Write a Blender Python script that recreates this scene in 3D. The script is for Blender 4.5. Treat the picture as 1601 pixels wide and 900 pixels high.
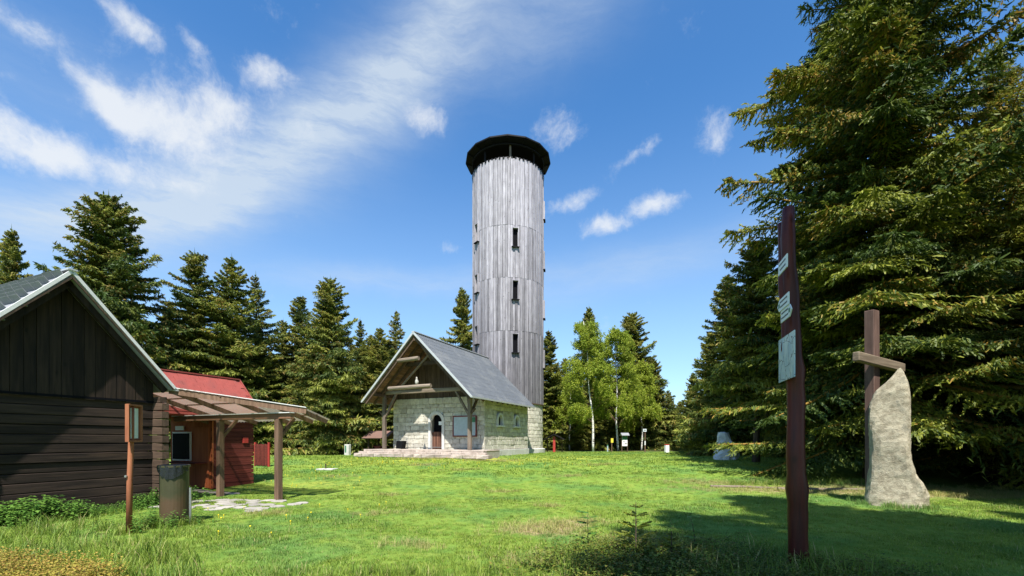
import bpy, bmesh, math, random
import numpy as np
from mathutils import Vector, Matrix
R = math.radians
random.seed(7)
rng = np.random.default_rng(11)
scene = bpy.context.scene
for o in list(bpy.data.objects):
    bpy.data.objects.remove(o)

# ------------------------------------------------------------------ camera
EYE = 1.65
F = 700 / 1601.0
cam = bpy.data.cameras.new('camera')
cam.sensor_width = 36.0
cam.lens = 36.0 * F
cam.shift_y = (687 - 450) / 1601.0
cam.clip_start = 0.05
cam.clip_end = 5000
camo = bpy.data.objects.new('camera', cam)
scene.collection.objects.link(camo)
camo.location = (0, 0, EYE)
camo.rotation_euler = (R(90), 0, 0)
scene.camera = camo

# ------------------------------------------------------------------ light
SUN_EL = R(59)
LX, LY = 0.0, 1.0                      # ground direction the light travels in
hyp = math.hypot(LX, LY)
sun = bpy.data.lights.new('sun', 'SUN')
sun.energy = 4.6
sun.angle = R(0.5)
sun.color = (1.0, 0.955, 0.88)
suno = bpy.data.objects.new('sun', sun)
scene.collection.objects.link(suno)
ldir = Vector((LX / hyp * math.cos(SUN_EL), LY / hyp * math.cos(SUN_EL), -math.sin(SUN_EL)))
suno.rotation_euler = ldir.to_track_quat('-Z', 'Y').to_euler()
suno.location = (0, -30, 60)

scene.view_settings.view_transform = 'Standard'
scene.view_settings.look = 'None'
scene.view_settings.exposure = 1.1
scene.view_settings.gamma = 1.0
scene.view_settings.use_curve_mapping = False

# ------------------------------------------------------------------ sky
world = bpy.data.worlds.new('World')
scene.world = world
world.use_nodes = True
wn = world.node_tree
wn.nodes.clear()


class NT:
    """small helper that writes node maths as expressions"""
    def __init__(self, tree):
        self.t = tree

    def n(self, typ, **kw):
        nd = self.t.nodes.new(typ)
        for k, v in kw.items():
            setattr(nd, k, v)
        return nd

    def link(self, a, b):
        self.t.links.new(a, b)

    def put(self, sock, v):
        if isinstance(v, bpy.types.NodeSocket):
            self.t.links.new(v, sock)
        else:
            sock.default_value = v

    def m(self, op, a, b=None, c=None, clamp=False):
        nd = self.n('ShaderNodeMath', operation=op, use_clamp=clamp)
        self.put(nd.inputs[0], a)
        if b is not None:
            self.put(nd.inputs[1], b)
        if c is not None:
            self.put(nd.inputs[2], c)
        return nd.outputs[0]

    def vm(self, op, a, b=None, scale=None):
        nd = self.n('ShaderNodeVectorMath', operation=op)
        self.put(nd.inputs[0], a)
        if b is not None:
            self.put(nd.inputs[1], b)
        if scale is not None:
            self.put(nd.inputs[3], scale)
        return nd.outputs[1] if op in ('DOT_PRODUCT', 'LENGTH', 'DISTANCE') else nd.outputs[0]

    def noise(self, vec, scale, detail=4, rough=0.55, color=False):
        nd = self.n('ShaderNodeTexNoise')
        if vec is not None:
            self.put(nd.inputs['Vector'], vec)
        nd.inputs['Scale'].default_value = scale
        nd.inputs['Detail'].default_value = detail
        nd.inputs['Roughness'].default_value = rough
        return nd.outputs['Color'] if color else nd.outputs['Fac']

    def ramp(self, fac, lo, hi):
        nd = self.n('ShaderNodeMapRange', interpolation_type='SMOOTHSTEP')
        self.put(nd.inputs[0], fac)
        nd.inputs[1].default_value = lo
        nd.inputs[2].default_value = hi
        return nd.outputs[0]

    def mix(self, fac, a, b, blend='MIX'):
        nd = self.n('ShaderNodeMix', data_type='RGBA', blend_type=blend)
        self.put(nd.inputs[0], fac)
        for i, v in ((6, a), (7, b)):
            if isinstance(v, bpy.types.NodeSocket):
                self.t.links.new(v, nd.inputs[i])
            else:
                nd.inputs[i].default_value = (*v, 1) if len(v) == 3 else v
        return nd.outputs[2]


w = NT(wn)
sky = w.n('ShaderNodeTexSky', sky_type='NISHITA')
sky.sun_disc = False
sky.sun_elevation = SUN_EL
sky.sun_rotation = math.atan2(-LX, -LY)
sky.altitude = 900
sky.air_density = 1.0
sky.dust_density = 1.2
sky.ozone_density = 1.6
tc = w.n('ShaderNodeTexCoord')
D = tc.outputs['Generated']
warp = w.vm('SUBTRACT', w.noise(D, 5.0, 5, 0.6, True), (0.5, 0.5, 0.5))
Dw = w.vm('ADD', D, w.vm('SCALE', warp, scale=0.065))
sep = w.n('ShaderNodeSeparateXYZ')
w.link(Dw, sep.inputs[0])
AZ = w.m('ARCTAN2', sep.outputs[0], sep.outputs[1])
EL = w.m('ARCSINE', w.m('MAXIMUM', w.m('MINIMUM', sep.outputs[2], 1.0), -1.0))


def azel(px, py):
    az = math.atan((px - 800) / 700)
    return az, math.atan((687 - py) / 700 * math.cos(az))


def blob(px, py, ra, re, rot, amp):
    a0, e0 = azel(px, py)
    da = w.m('SUBTRACT', AZ, a0)
    de = w.m('SUBTRACT', EL, e0)
    c, s = math.cos(rot), math.sin(rot)
    u = w.m('DIVIDE', w.m('ADD', w.m('MULTIPLY', da, c), w.m('MULTIPLY', de, s)), ra)
    v = w.m('DIVIDE', w.m('SUBTRACT', w.m('MULTIPLY', de, c), w.m('MULTIPLY', da, s)), re)
    d2 = w.m('ADD', w.m('MULTIPLY', u, u), w.m('MULTIPLY', v, v))
    return w.m('MULTIPLY', w.m('EXPONENT', w.m('MULTIPLY', d2, -1.0)), amp)


cum = None
for b in [(265, 190, .11, .05, -.05, 1.05), (165, 150, .05, .022, -.6, .62), (90, 236, .15, .032, .03, 1.05), (20, 25, .06, .022, 0, .6), (208, 40, .045, .02, -.35, .75),
          (665, 178, .06, .03, -.1, .85), (300, 70, .045, .02, -.6, .6), (415, 105, .05, .022, .15, .6), (870, 200, .06, .04, -.1, .7),
          (1125, 205, .05, .04, .5, .7), (1000, 240, .065, .018, .35, .65), (1027, 320, .045, .022, 0, .85), (945, 357, .06, .022, .1, .85),
          (895, 322, .06, .02, .2, .7), (700, 385, .045, .018, 0, .6), (350, 160, .06, .03, .1, .7), (470, 210, .06, .02, .3, .35)]:
    x = blob(*b)
    cum = x if cum is None else w.m('ADD', cum, x)
n1 = w.m('ADD', w.m('MULTIPLY', w.noise(Dw, 7.0, 10, 0.68), .62), w.m('MULTIPLY', w.noise(Dw, 22.0, 10, 0.7), .38))
n2 = w.noise(Dw, 3.2, 6, 0.55)
anyc = w.m('MULTIPLY', w.ramp(n2, .60, .85), .5)
outside = w.ramp(w.m('ABSOLUTE', AZ), .95, 1.25)           # beyond the measured clouds the same kind of cloud goes on
cum = w.m('ADD', cum, w.m('MULTIPLY', anyc, outside))
cumf = w.ramp(w.m('ADD', cum, w.m('MULTIPLY', w.m('SUBTRACT', n1, .5), 2.6)), .2, 1.05)
# cirrus band rising from the lower left to the upper middle
cir = None
for b in [(380, 265, .33, .06, .62, .62), (640, 100, .30, .075, .66, .55), (150, 335, .26, .04, .30, .55), (620, 440, .32, .025, .08, .3), (1010, 420, .30, .04, .12, .25), (860, 20, .22, .07, .3, .28), (90, 100, .3, .08, 0, .12)]:
    x = blob(*b)
    cir = x if cir is None else w.m('ADD', cir, x)
mp = w.n('ShaderNodeMapping')
w.link(Dw, mp.inputs[0])
mp.inputs['Rotation'].default_value = (0, R(-38), 0)
mp.inputs['Scale'].default_value = (2.4, 2.4, 13.0)
n3 = w.noise(mp.outputs[0], 2.2, 11, 0.68)
cirf = w.m('MULTIPLY', cir, w.m('ADD', w.m('MULTIPLY', n3, 2.3), -.16), clamp=True)
cirf = w.m('MINIMUM', w.m('ADD', cirf, w.m('MULTIPLY', w.m('MULTIPLY', w.ramp(n3, .5, .9), outside), .35)), .8)
hsv = w.n('ShaderNodeHueSaturation')
hsv.inputs['Saturation'].default_value = 1.24
hsv.inputs['Value'].default_value = 1.0
w.link(sky.outputs[0], hsv.inputs['Color'])
tinted = w.mix(1.0, hsv.outputs[0], (1.2, 1.46, 1.54), 'MULTIPLY')
sep2 = w.n('ShaderNodeSeparateXYZ')
w.link(D, sep2.inputs[0])
veil = w.m('MULTIPLY', w.m('SUBTRACT', 1.0, w.ramp(w.m('ABSOLUTE', sep2.outputs[2]), .05, .62)), .40)
tinted = w.mix(veil, tinted, (4.3, 5.2, 5.9))
c1 = w.mix(cirf, tinted, (4.3, 4.9, 5.5))
c2 = w.mix(w.m('MULTIPLY', cumf, .86), c1, (5.6, 5.8, 6.0))
bg = w.n('ShaderNodeBackground')
bg.inputs['Strength'].default_value = 0.075
w.link(c2, bg.inputs['Color'])
wo = w.n('ShaderNodeOutputWorld')
w.link(bg.outputs[0], wo.inputs['Surface'])

# ------------------------------------------------------------------ object helpers
COL = scene.collection


def link(o, parent=None):
    COL.objects.link(o)
    if parent is not None:
        o.parent = parent
    return o


def tag(o, label=None, cat=None, group=None, kind=None):
    if label: o['label'] = label
    if cat: o['category'] = cat
    if group: o['group'] = group
    if kind: o['kind'] = kind
    return o


def thing(name, label, cat, loc=(0, 0, 0), rz=0.0, group=None):
    o = bpy.data.objects.new(name, None)
    o.empty_display_size = 0.2
    link(o)
    o.location = loc
    o.rotation_euler = (0, 0, rz)
    return tag(o, label, cat, group)


class MB:
    def __init__(self):
        self.v, self.f = [], []

    def add(self, vs, fs):
        b = len(self.v)
        self.v += [tuple(p) for p in vs]
        self.f += [tuple(b + i for i in f) for f in fs]
        return self

    def box(self, c, s, rot=None):
        hx, hy, hz = s[0] / 2, s[1] / 2, s[2] / 2
        vs = [Vector((x, y, z)) for x in (-hx, hx) for y in (-hy, hy) for z in (-hz, hz)]
        if rot is not None:
            vs = [rot @ p for p in vs]
        c = Vector(c)
        return self.add([p + c for p in vs], [(0, 1, 3, 2), (4, 6, 7, 5), (0, 4, 5, 1), (2, 3, 7, 6), (0, 2, 6, 4), (1, 5, 7, 3)])

    def ext(self, poly, axis, a, b):
        """polygon extruded along an axis; poly in the two other axes (cyclic order)"""
        def P(u, v, t):
            return {'x': (t, u, v), 'y': (u, t, v), 'z': (u, v, t)}[axis]
        n = len(poly)
        vs = [P(u, v, a) for u, v in poly] + [P(u, v, b) for u, v in poly]
        fs = [tuple(range(n)), tuple(range(2 * n - 1, n - 1, -1))]
        fs += [(i, (i + 1) % n, n + (i + 1) % n, n + i) for i in range(n)]
        return self.add(vs, fs)

    def beam(self, p, q, wd, ht, up=(0, 0, 1)):
        p, q = Vector(p), Vector(q)
        d = (q - p).normalized()
        s = d.cross(Vector(up))
        if s.length < 1e-4:
            s = d.cross(Vector((1, 0, 0)))
        s.normalize()
        u = s.cross(d).normalized()
        vs = [b + s * sx * wd / 2 + u * sz * ht / 2 for b in (p, q) for sx, sz in ((-1, -1), (1, -1), (1, 1), (-1, 1))]
        return self.add(vs, [(3, 2, 1, 0), (4, 5, 6, 7), (0, 1, 5, 4), (1, 2, 6, 5), (2, 3, 7, 6), (3, 0, 4, 7)])

    def tube(self, pts, rad, n=8, cap=True):
        pts = [Vector(p) for p in pts]
        b = len(self.v)
        for i, p in enumerate(pts):
            d = (pts[min(i + 1, len(pts) - 1)] - pts[max(i - 1, 0)]).normalized()
            s = d.cross(Vector((0.31, 0.95, 0.0)))
            if s.length < .1:
                s = d.cross(Vector((1, 0, 0)))
            s.normalize()
            u = d.cross(s)
            r = rad[i] if hasattr(rad, '__len__') else rad
            for k in range(n):
                a = 2 * math.pi * k / n
                self.v.append(tuple(p + (s * math.cos(a) + u * math.sin(a)) * r))
        for i in range(len(pts) - 1):
            for k in range(n):
                self.f.append((b + i * n + k, b + i * n + (k + 1) % n, b + (i + 1) * n + (k + 1) % n, b + (i + 1) * n + k))
        if cap:
            self.f.append(tuple(b + k for k in range(n - 1, -1, -1)))
            self.f.append(tuple(b + (len(pts) - 1) * n + k for k in range(n)))
        return self

    def lathe(self, prof, n=24, c=(0, 0, 0)):
        b = len(self.v)
        for r, z in prof:
            for k in range(n):
                a = 2 * math.pi * k / n
                self.v.append((c[0] + r * math.cos(a), c[1] + r * math.sin(a), c[2] + z))
        for i in range(len(prof) - 1):
            for k in range(n):
                self.f.append((b + i * n + k, b + i * n + (k + 1) % n, b + (i + 1) * n + (k + 1) % n, b + (i + 1) * n + k))
        return self

    def mesh(self, name, bevel=0, smooth=False):
        me = bpy.data.meshes.new(name)
        me.from_pydata(self.v, [], self.f)
        bm = bmesh.new()
        bm.from_mesh(me)
        bmesh.ops.recalc_face_normals(bm, faces=bm.faces)
        if bevel:
            bmesh.ops.bevel(bm, geom=list(bm.edges), offset=bevel, segments=1, affect='EDGES', clamp_overlap=True)
        bm.to_mesh(me)
        bm.free()
        if smooth:
            for p in me.polygons: p.use_smooth = True
        return me

    def build(self, name, mat, parent=None, bevel=0, smooth=False):
        me = self.mesh(name, bevel, smooth)
        me.materials.append(mat)
        return link(bpy.data.objects.new(name, me), parent)


def inst(name, me, parent, loc, scale=(1, 1, 1), rot=(0, 0, 0)):
    o = bpy.data.objects.new(name, me)
    link(o, parent)
    o.location, o.scale, o.rotation_euler = loc, scale, rot
    return o


# ------------------------------------------------------------------ materials
def material(name):
    m = bpy.data.materials.new(name)
    m.use_nodes = True
    t = NT(m.node_tree)
    bs = m.node_tree.nodes['Principled BSDF']
    return m, t, bs


def bump(t, bs, h, strength=.4, dist=.02):
    b = t.n('ShaderNodeBump')
    b.inputs['Strength'].default_value = strength
    b.inputs['Distance'].default_value = dist
    t.link(h, b.inputs['Height'])
    t.link(b.outputs[0], bs.inputs['Normal'])


def pos(t):
    return t.n('ShaderNodeNewGeometry').outputs['Position']


def orand(t):
    return t.n('ShaderNodeObjectInfo').outputs['Random']


def wood(name, ca, cb, axis, scale=9, rough=.8, vary=.35, knots=0.0, streak=None, bstr=.5, zgrad=None):
    m, t, bs = material(name)
    P = pos(t)
    ax = Vector(axis).normalized()
    al = t.vm('DOT_PRODUCT', P, tuple(ax))
    av = t.vm('SCALE', tuple(ax), scale=al)
    pv = t.vm('SUBTRACT', P, av)
    rnd = orand(t)
    off = t.m('MULTIPLY', rnd, 37.0)
    q = t.vm('ADD', t.vm('SCALE', pv, scale=1.0), t.vm('SCALE', av, scale=.07))
    cmb = t.n('ShaderNodeCombineXYZ')
    t.put(cmb.inputs[0], off); t.put(cmb.inputs[2], off)
    q = t.vm('ADD', q, cmb.outputs[0])
    g = t.noise(q, scale, 6, .65)
    g2 = t.noise(P, 1.7, 4, .6)
    col = t.mix(t.ramp(g, .3, .72), ca, cb)
    f = t.m('ADD', t.m('MULTIPLY', rnd, vary), t.m('MULTIPLY', g2, .5))
    f = t.m('ADD', f, 1.0 - vary * .5 - .25)
    col = t.mix(1.0, col, t.vm('SCALE', (1, 1, 1), scale=f), 'MULTIPLY')
    if streak:
        col = t.mix(t.m('MULTIPLY', t.ramp(t.noise(q, scale * .45, 3, .6), .56, .74), .7), col, streak)
    if knots:
        vo = t.n('ShaderNodeTexVoronoi')
        vo.inputs['Scale'].default_value = 3.2
        vo.inputs['Randomness'].default_value = 1.0
        t.link(t.vm('ADD', t.vm('ADD', pv, t.vm('SCALE', av, scale=.6)), cmb.outputs[0]), vo.inputs['Vector'])
        kf = t.m('MULTIPLY', t.m('SUBTRACT', 1.0, t.ramp(vo.outputs['Distance'], .05, .12)), knots)
        col = t.mix(kf, col, tuple(c * .35 for c in ca))
    if zgrad:                                          # boards lower down are less bleached by the weather
        sp_ = t.n('ShaderNodeSeparateXYZ'); t.link(P, sp_.inputs[0])
        zz = t.m('ADD', sp_.outputs[2], t.m('MULTIPLY', t.m('SUBTRACT', rnd, .5), 5.0))
        k_ = t.m('ADD', t.m('MULTIPLY', t.ramp(zz, zgrad[0], zgrad[1]), 1 - zgrad[2]), zgrad[2])
        col = t.mix(1.0, col, t.vm('SCALE', (1, 1, 1), scale=k_), 'MULTIPLY')
    t.link(col, bs.inputs['Base Color'])
    bs.inputs['Roughness'].default_value = rough
    bs.inputs['Specular IOR Level'].default_value = .25
    bump(t, bs, g, bstr, .012)
    return m


def plain(name, c, rough=.6, metal=0, spec=.4, var=.25, sc=6.0, dirt=None, bstr=.15):
    m, t, bs = material(name)
    P = pos(t)
    n = t.noise(P, sc, 6, .6)
    n2 = t.noise(P, sc * .25, 4, .6)
    f = t.m('ADD', t.m('MULTIPLY', t.m('ADD', n, n2), var), 1.0 - var)
    col = t.mix(1.0, c, t.vm('SCALE', (1, 1, 1), scale=f), 'MULTIPLY')
    if dirt:
        col = t.mix(t.ramp(n2, .48, .68), col, dirt)
    t.link(col, bs.inputs['Base Color'])
    bs.inputs['Roughness'].default_value = rough
    bs.inputs['Metallic'].default_value = metal
    bs.inputs['Specular IOR Level'].default_value = spec
    if bstr:
        bump(t, bs, t.noise(P, sc * 5, 4, .6), bstr, .01)
    return m


def stone_mat(name, ca, cb, lich=None, sc=5.0, vary=.4, bstr=.7):
    m, t, bs = material(name)
    P = pos(t)
    rnd = orand(t)
    n = t.noise(P, sc, 8, .65)
    col = t.mix(t.ramp(n, .3, .7), ca, cb)
    f = t.m('ADD', t.m('MULTIPLY', rnd, vary), 1 - vary * .5)
    col = t.mix(1.0, col, t.vm('SCALE', (1, 1, 1), scale=f), 'MULTIPLY')
    if lich:
        col = t.mix(t.m('MULTIPLY', t.ramp(t.noise(P, sc * .5, 6, .7), .56, .66), .75), col, lich)
    t.link(col, bs.inputs['Base Color'])
    bs.inputs['Roughness'].default_value = .9
    bs.inputs['Specular IOR Level'].default_value = .2
    h = t.m('ADD', n, t.m('MULTIPLY', t.noise(P, sc * 6, 5, .7), .6))
    bump(t, bs, h, bstr, .03)
    return m


def foliage(name, dark, light, brown=None, transl=.25, rough=.55, patch=None):
    m, t, bs = material(name)
    at = t.n('ShaderNodeAttribute', attribute_name='tint')
    rnd = orand(t)
    n = t.noise(pos(t), .9, 3, .6)
    f = t.m('ADD', t.m('MULTIPLY', at.outputs['Fac'], .6), t.m('ADD', t.m('MULTIPLY', n, .7), t.m('MULTIPLY', rnd, .3)))
    col = t.mix(t.ramp(f, .45, 1.15), dark, light)
    if patch:
        col = t.mix(t.m('MULTIPLY', t.ramp(t.noise(pos(t), .38, 4, .6), .47, .64), .75), col, patch)
        col = t.mix(t.m('MULTIPLY', t.ramp(t.noise(pos(t), 1.6, 4, .65), .56, .70), .35), col, dark)
    if brown:
        ab = t.n('ShaderNodeAttribute', attribute_name='brown')
        col = t.mix(ab.outputs['Fac'], col, brown)
    t.link(col, bs.inputs['Base Color'])
    bs.inputs['Roughness'].default_value = rough
    bs.inputs['Specular IOR Level'].default_value = .25
    tr = t.n('ShaderNodeBsdfTranslucent')
    t.link(col, tr.inputs['Color'])
    mx = t.n('ShaderNodeMixShader')
    mx.inputs[0].default_value = transl
    t.link(bs.outputs[0], mx.inputs[1])
    t.link(tr.outputs[0], mx.inputs[2])
    t.link(mx.outputs[0], m.node_tree.nodes['Material Output'].inputs['Surface'])
    return m


CR = R(-22.5)                                    # cabin turn
HR = R(-25)                                      # house turn
cn = Vector((math.cos(CR), math.sin(CR), 0)); cw = Vector((-math.sin(CR), math.cos(CR), 0))
hv = Vector((math.cos(HR), math.sin(HR), 0)); hu = Vector((-math.sin(HR), math.cos(HR), 0))

M = {}
M['log'] = wood('dark_log', (.015, .010, .008), (.043, .028, .02), cw, 14, vary=.5, knots=.5, streak=(.075, .045, .028))
M['logend'] = wood('log_cross', (.05, .032, .022), (.10, .065, .045), cn, 14, vary=.4)
M['vboard'] = wood('brown_board', (.012, .008, .006), (.038, .024, .016), (0, 0, 1), 12, vary=.6, knots=.5)
M['post'] = wood('brown_post', (.10, .058, .036), (.19, .118, .078), (0, 0, 1), 14, vary=.3, knots=.4)
M['beam'] = wood('brown_beam', (.14, .07, .04), (.24, .13, .075), cn, 14, vary=.3, knots=.4)
M['red_wood'] = wood('red_plank', (.085, .017, .012), (.17, .034, .024), cw, 14, vary=.35)
M['orange_wood'] = wood('orange_plank', (.32, .085, .03), (.42, .13, .05), (0, 0, 1), 8, vary=.2)
M['notice_wood'] = wood('notice_wood', (.20, .065, .032), (.34, .13, .062), (0, 0, 1), 16, vary=.2)
M['silver'] = wood('silver_board', (.255, .24, .265), (.45, .43, .46), (0, 0, 1), 13, vary=.36, zgrad=(4, 19, .42), knots=.75, streak=(.20, .188, .205), bstr=.7)
M['hdark'] = wood('house_dark_wood', (.05, .033, .022), (.11, .072, .048), (0, 0, 1), 12, vary=.5)
M['hbeam'] = wood('house_beam', (.12, .094, .07), (.25, .20, .155), hv, 12, vary=.3)
M['hpost'] = wood('house_post', (.105, .08, .06), (.21, .165, .13), (0, 0, 1), 12, vary=.3)
M['sheath'] = wood('sheathing', (.13, .075, .04), (.26, .155, .085), hu, 12, vary=.6)
M['door'] = wood('door_wood', (.09, .04, .025), (.17, .085, .055), (0, 0, 1), 14, vary=.6)
M['trunk'] = wood('spruce_bark', (.05, .035, .026), (.11, .08, .06), (0, 0, 1), 10, vary=.3)
M['redpole'] = wood('red_stained_pole', (.03, .006, .005), (.095, .016, .009), (0, 0, 1), 10, vary=.2, rough=.42, knots=.5, streak=(.03, .01, .008))
M['crosswood'] = wood('cross_wood', (.085, .05, .04), (.17, .105, .085), (0, 0, 1), 12, vary=.2, knots=.4)
M['crossbar'] = wood('cross_bar_wood', (.10, .075, .052), (.20, .155, .11), (.88, .47, 0), 12, vary=.2)
M['stone'] = stone_mat('pale_stone', (.36, .335, .27), (.58, .55, .47), (.28, .26, .19), 4.5, .34)
M['mortar'] = stone_mat('mortar', (.28, .265, .225), (.40, .38, .33), None, 9, .1)
M['surround'] = stone_mat('dressed_stone', (.50, .49, .46), (.62, .61, .58), None, 6, .1, .3)
M['step'] = stone_mat('step_stone', (.28, .23, .19), (.44, .37, .32), (.25, .23, .2), 3, .35)
M['plinth'] = stone_mat('plinth', (.40, .39, .36), (.52, .51, .47), (.3, .29, .25), 3, .2, .35)
M['flag'] = stone_mat('flagstone', (.22, .205, .18), (.36, .335, .30), (.26, .25, .2), 4, .35)
M['gravel'] = stone_mat('gravel', (.34, .32, .29), (.58, .55, .5), None, 30, .1)
M['granite'] = stone_mat('granite', (.22, .19, .13), (.43, .385, .28), (.17, .16, .12), 7, .1, 1.0)
M['whitestone'] = stone_mat('white_stone', (.55, .55, .54), (.8, .79, .77), None, 3, .1, .6)
M['slate'] = plain('slate_roof', (.125, .138, .155), .55, var=.35, sc=4, dirt=(.16, .17, .18))
M['shingle'] = plain('grey_shingle', (.22, .225, .24), .75, var=.35, sc=9)
M['redroof'] = plain('red_shingle', (.27, .055, .042), .75, var=.45, sc=7, dirt=(.20, .05, .04))
M['metal'] = plain('zinc_trim', (.50, .51, .50), .42, .3, var=.15)
M['paleedge'] = plain('pale_edge', (.62, .62, .60), .5, var=.15)
M['cap'] = plain('black_tin', (.004, .004, .005), .6, var=.3, spec=.2)
M['capdeep'] = plain('tarred_wood', (.009, .008, .009), .8, var=.3, spec=.15)
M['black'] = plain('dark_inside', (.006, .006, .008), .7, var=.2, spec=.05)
M['bin'] = plain('bin_green', (.06, .058, .028), .45, .25, var=.5, sc=5, dirt=(.10, .062, .034))
M['bag'] = plain('bin_bag', (.012, .012, .013), .22, spec=.6, sc=18, bstr=.6)
M['white'] = plain('white_paint', (.74, .74, .72), .5, var=.08)
M['signwhite'] = plain('sign_white', (.60, .64, .66), .35, var=.08)
M['mapprint'] = plain('map_print', (.33, .40, .43), .3, var=.35, sc=7)
M['ink'] = plain('ink', (.035, .04, .045), .5)
M['green'] = plain('sign_green', (.04, .16, .09), .5)
M['yellow'] = plain('sign_yellow', (.62, .5, .05), .5)
M['redpaint'] = plain('red_paint', (.34, .035, .028), .5)
M['maroon'] = plain('maroon_frame', (.14, .02, .02), .5)
M['brownroof'] = plain('brown_roof', (.15, .085, .065), .7, var=.3)
M['steel'] = plain('steel', (.4, .4, .4), .35, .8)
M['figure'] = plain('pale_figure', (.4, .38, .34), .6, var=.2)
M['spruce'] = foliage('spruce_needles', (.05, .085, .018), (.29, .31, .052), (.30, .19, .05), .28)
M['spruce_near'] = foliage('spruce_needles_near', (.046, .08, .014), (.29, .31, .036), (.36, .21, .04), .28)
M['birchleaf'] = foliage('birch_leaf', (.22, .30, .03), (.44, .48, .06), None, .45)
M['grassblade'] = foliage('grass_blade', (.105, .185, .022), (.29, .37, .055), (.46, .38, .17), .35, patch=(.12, .245, .06))
M['nettle'] = foliage('nettle_leaf', (.05, .13, .022), (.15, .28, .045), None, .3)
M['bilberry'] = foliage('bilberry_leaf', (.045, .085, .014), (.16, .21, .03), (.22, .13, .035), .3)
M['yellowscrub'] = foliage('yellow_scrub_leaf', (.13, .14, .02), (.40, .34, .06), (.34, .17, .06), .3)
M['dandelion'] = plain('dandelion_yellow', (.8, .6, .02), .6)

# translucent corrugated sheet of the terrace canopy
mt, t_, b_ = material('canopy_sheet')
tl = t_.n('ShaderNodeBsdfTranslucent'); tl.inputs['Color'].default_value = (.5, .45, .36, 1)
tp = t_.n('ShaderNodeBsdfTransparent'); tp.inputs['Color'].default_value = (.85, .8, .72, 1)
b_.inputs['Base Color'].default_value = (.42, .34, .26, 1)
b_.inputs['Roughness'].default_value = .4
mx1 = t_.n('ShaderNodeMixShader'); mx1.inputs[0].default_value = .35
t_.link(b_.outputs[0], mx1.inputs[1]); t_.link(tl.outputs[0], mx1.inputs[2])
mx2 = t_.n('ShaderNodeMixShader'); mx2.inputs[0].default_value = .42
t_.link(mx1.outputs[0], mx2.inputs[1]); t_.link(tp.outputs[0], mx2.inputs[2])
t_.link(mx2.outputs[0], mt.node_tree.nodes['Material Output'].inputs['Surface'])
M['canopy'] = mt

# birch bark: white with dark lenticels
mb_, tb, bb = material('birch_bark')
Pb = pos(tb)
mpb = tb.n('ShaderNodeMapping'); tb.link(Pb, mpb.inputs[0]); mpb.inputs['Scale'].default_value = (3, 3, 9)
tb.link(tb.mix(tb.ramp(tb.noise(mpb.outputs[0], 1.2, 5, .7), .54, .62), (.68, .66, .62), (.07, .06, .05)), bb.inputs['Base Color'])
bb.inputs['Roughness'].default_value = .7
M['birchbark'] = mb_

# printed map with roads and legend for the boards
def map_material(name, base, hi):
    m, t, bs = material(name)
    P = pos(t)
    vo = t.n('ShaderNodeTexVoronoi', feature='DISTANCE_TO_EDGE')
    vo.inputs['Scale'].default_value = 5.5
    t.link(t.vm('ADD', P, t.vm('SCALE', t.noise(P, 6, 3, .5, True), scale=.18)), vo.inputs['Vector'])
    c = t.mix(t.ramp(t.noise(P, 4, 5, .6), .35, .65), base, hi)
    c = t.mix(t.m('SUBTRACT', 1.0, t.ramp(vo.outputs['Distance'], .008, .03)), c, (.04, .05, .06))
    t.link(c, bs.inputs['Base Color'])
    bs.inputs['Roughness'].default_value = .25
    return m


M['trailmap'] = map_material('trail_map', (.30, .42, .48), (.48, .56, .56))

# ------------------------------------------------------------------ ground
def sstep(a, b, x):
    t = np.clip((np.asarray(x, float) - a) / (b - a), 0, 1)
    return t * t * (3 - 2 * t)


def gz(x, y):
    x = np.asarray(x, float); y = np.asarray(y, float)
    z = .60 * sstep(11.5, 26.5, y)
    z = z + .022 * np.sin(x * .83 + 1.3) * np.sin(y * .71) + .012 * np.sin(x * 2.3 + y * 1.9)
    return z


def G(x, y):
    return float(gz(x, y))


def grid_axis(lo, hi, fine_lo, fine_hi, step, far):
    a = list(np.arange(fine_lo, fine_hi + 1e-6, step))
    d, x = step, fine_hi
    while x < hi:
        d *= 1.35; x += d; a.append(min(x, hi))
    d, x = step, fine_lo
    while x > lo:
        d *= 1.35; x -= d; a.insert(0, max(x, lo))
    return np.array(a)


gx = grid_axis(-1200, 1200, -26, 30, .3, 0)
gy = grid_axis(-600, 1500, 3, 46, .3, 0)
XX, YY = np.meshgrid(gx, gy, indexing='ij')
ZZ = gz(XX, YY)
far = np.maximum(np.hypot(XX, YY - 20) - 70, 0)
ZZ = ZZ - far * .03                                # the summit falls away beyond the wood
nx, ny = XX.shape
verts = np.stack([XX, YY, ZZ], -1).reshape(-1, 3)
idx = np.arange(nx * ny).reshape(nx, ny)
faces = np.stack([idx[:-1, :-1], idx[1:, :-1], idx[1:, 1:], idx[:-1, 1:]], -1).reshape(-1, 4)


def np_mesh(name, verts, faces, smooth=False):
    """faces: (n,k) int array"""
    me = bpy.data.meshes.new(name)
    k = faces.shape[1]
    me.vertices.add(len(verts))
    me.vertices.foreach_set('co', np.ascontiguousarray(verts, dtype=np.float32).ravel())
    me.loops.add(len(faces) * k)
    me.loops.foreach_set('vertex_index', np.ascontiguousarray(faces, dtype=np.int32).ravel())
    me.polygons.add(len(faces))
    me.polygons.foreach_set('loop_start', np.arange(0, len(faces) * k, k, dtype=np.int32))
    me.polygons.foreach_set('loop_total', np.full(len(faces), k, dtype=np.int32))
    if smooth:
        me.polygons.foreach_set('use_smooth', np.ones(len(faces), dtype=bool))
    me.update(calc_edges=True)
    return me


def attr(me, name, data):
    a = me.attributes.new(name, 'FLOAT', 'POINT')
    a.data.foreach_set('value', np.ascontiguousarray(data, dtype=np.float32))


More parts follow.
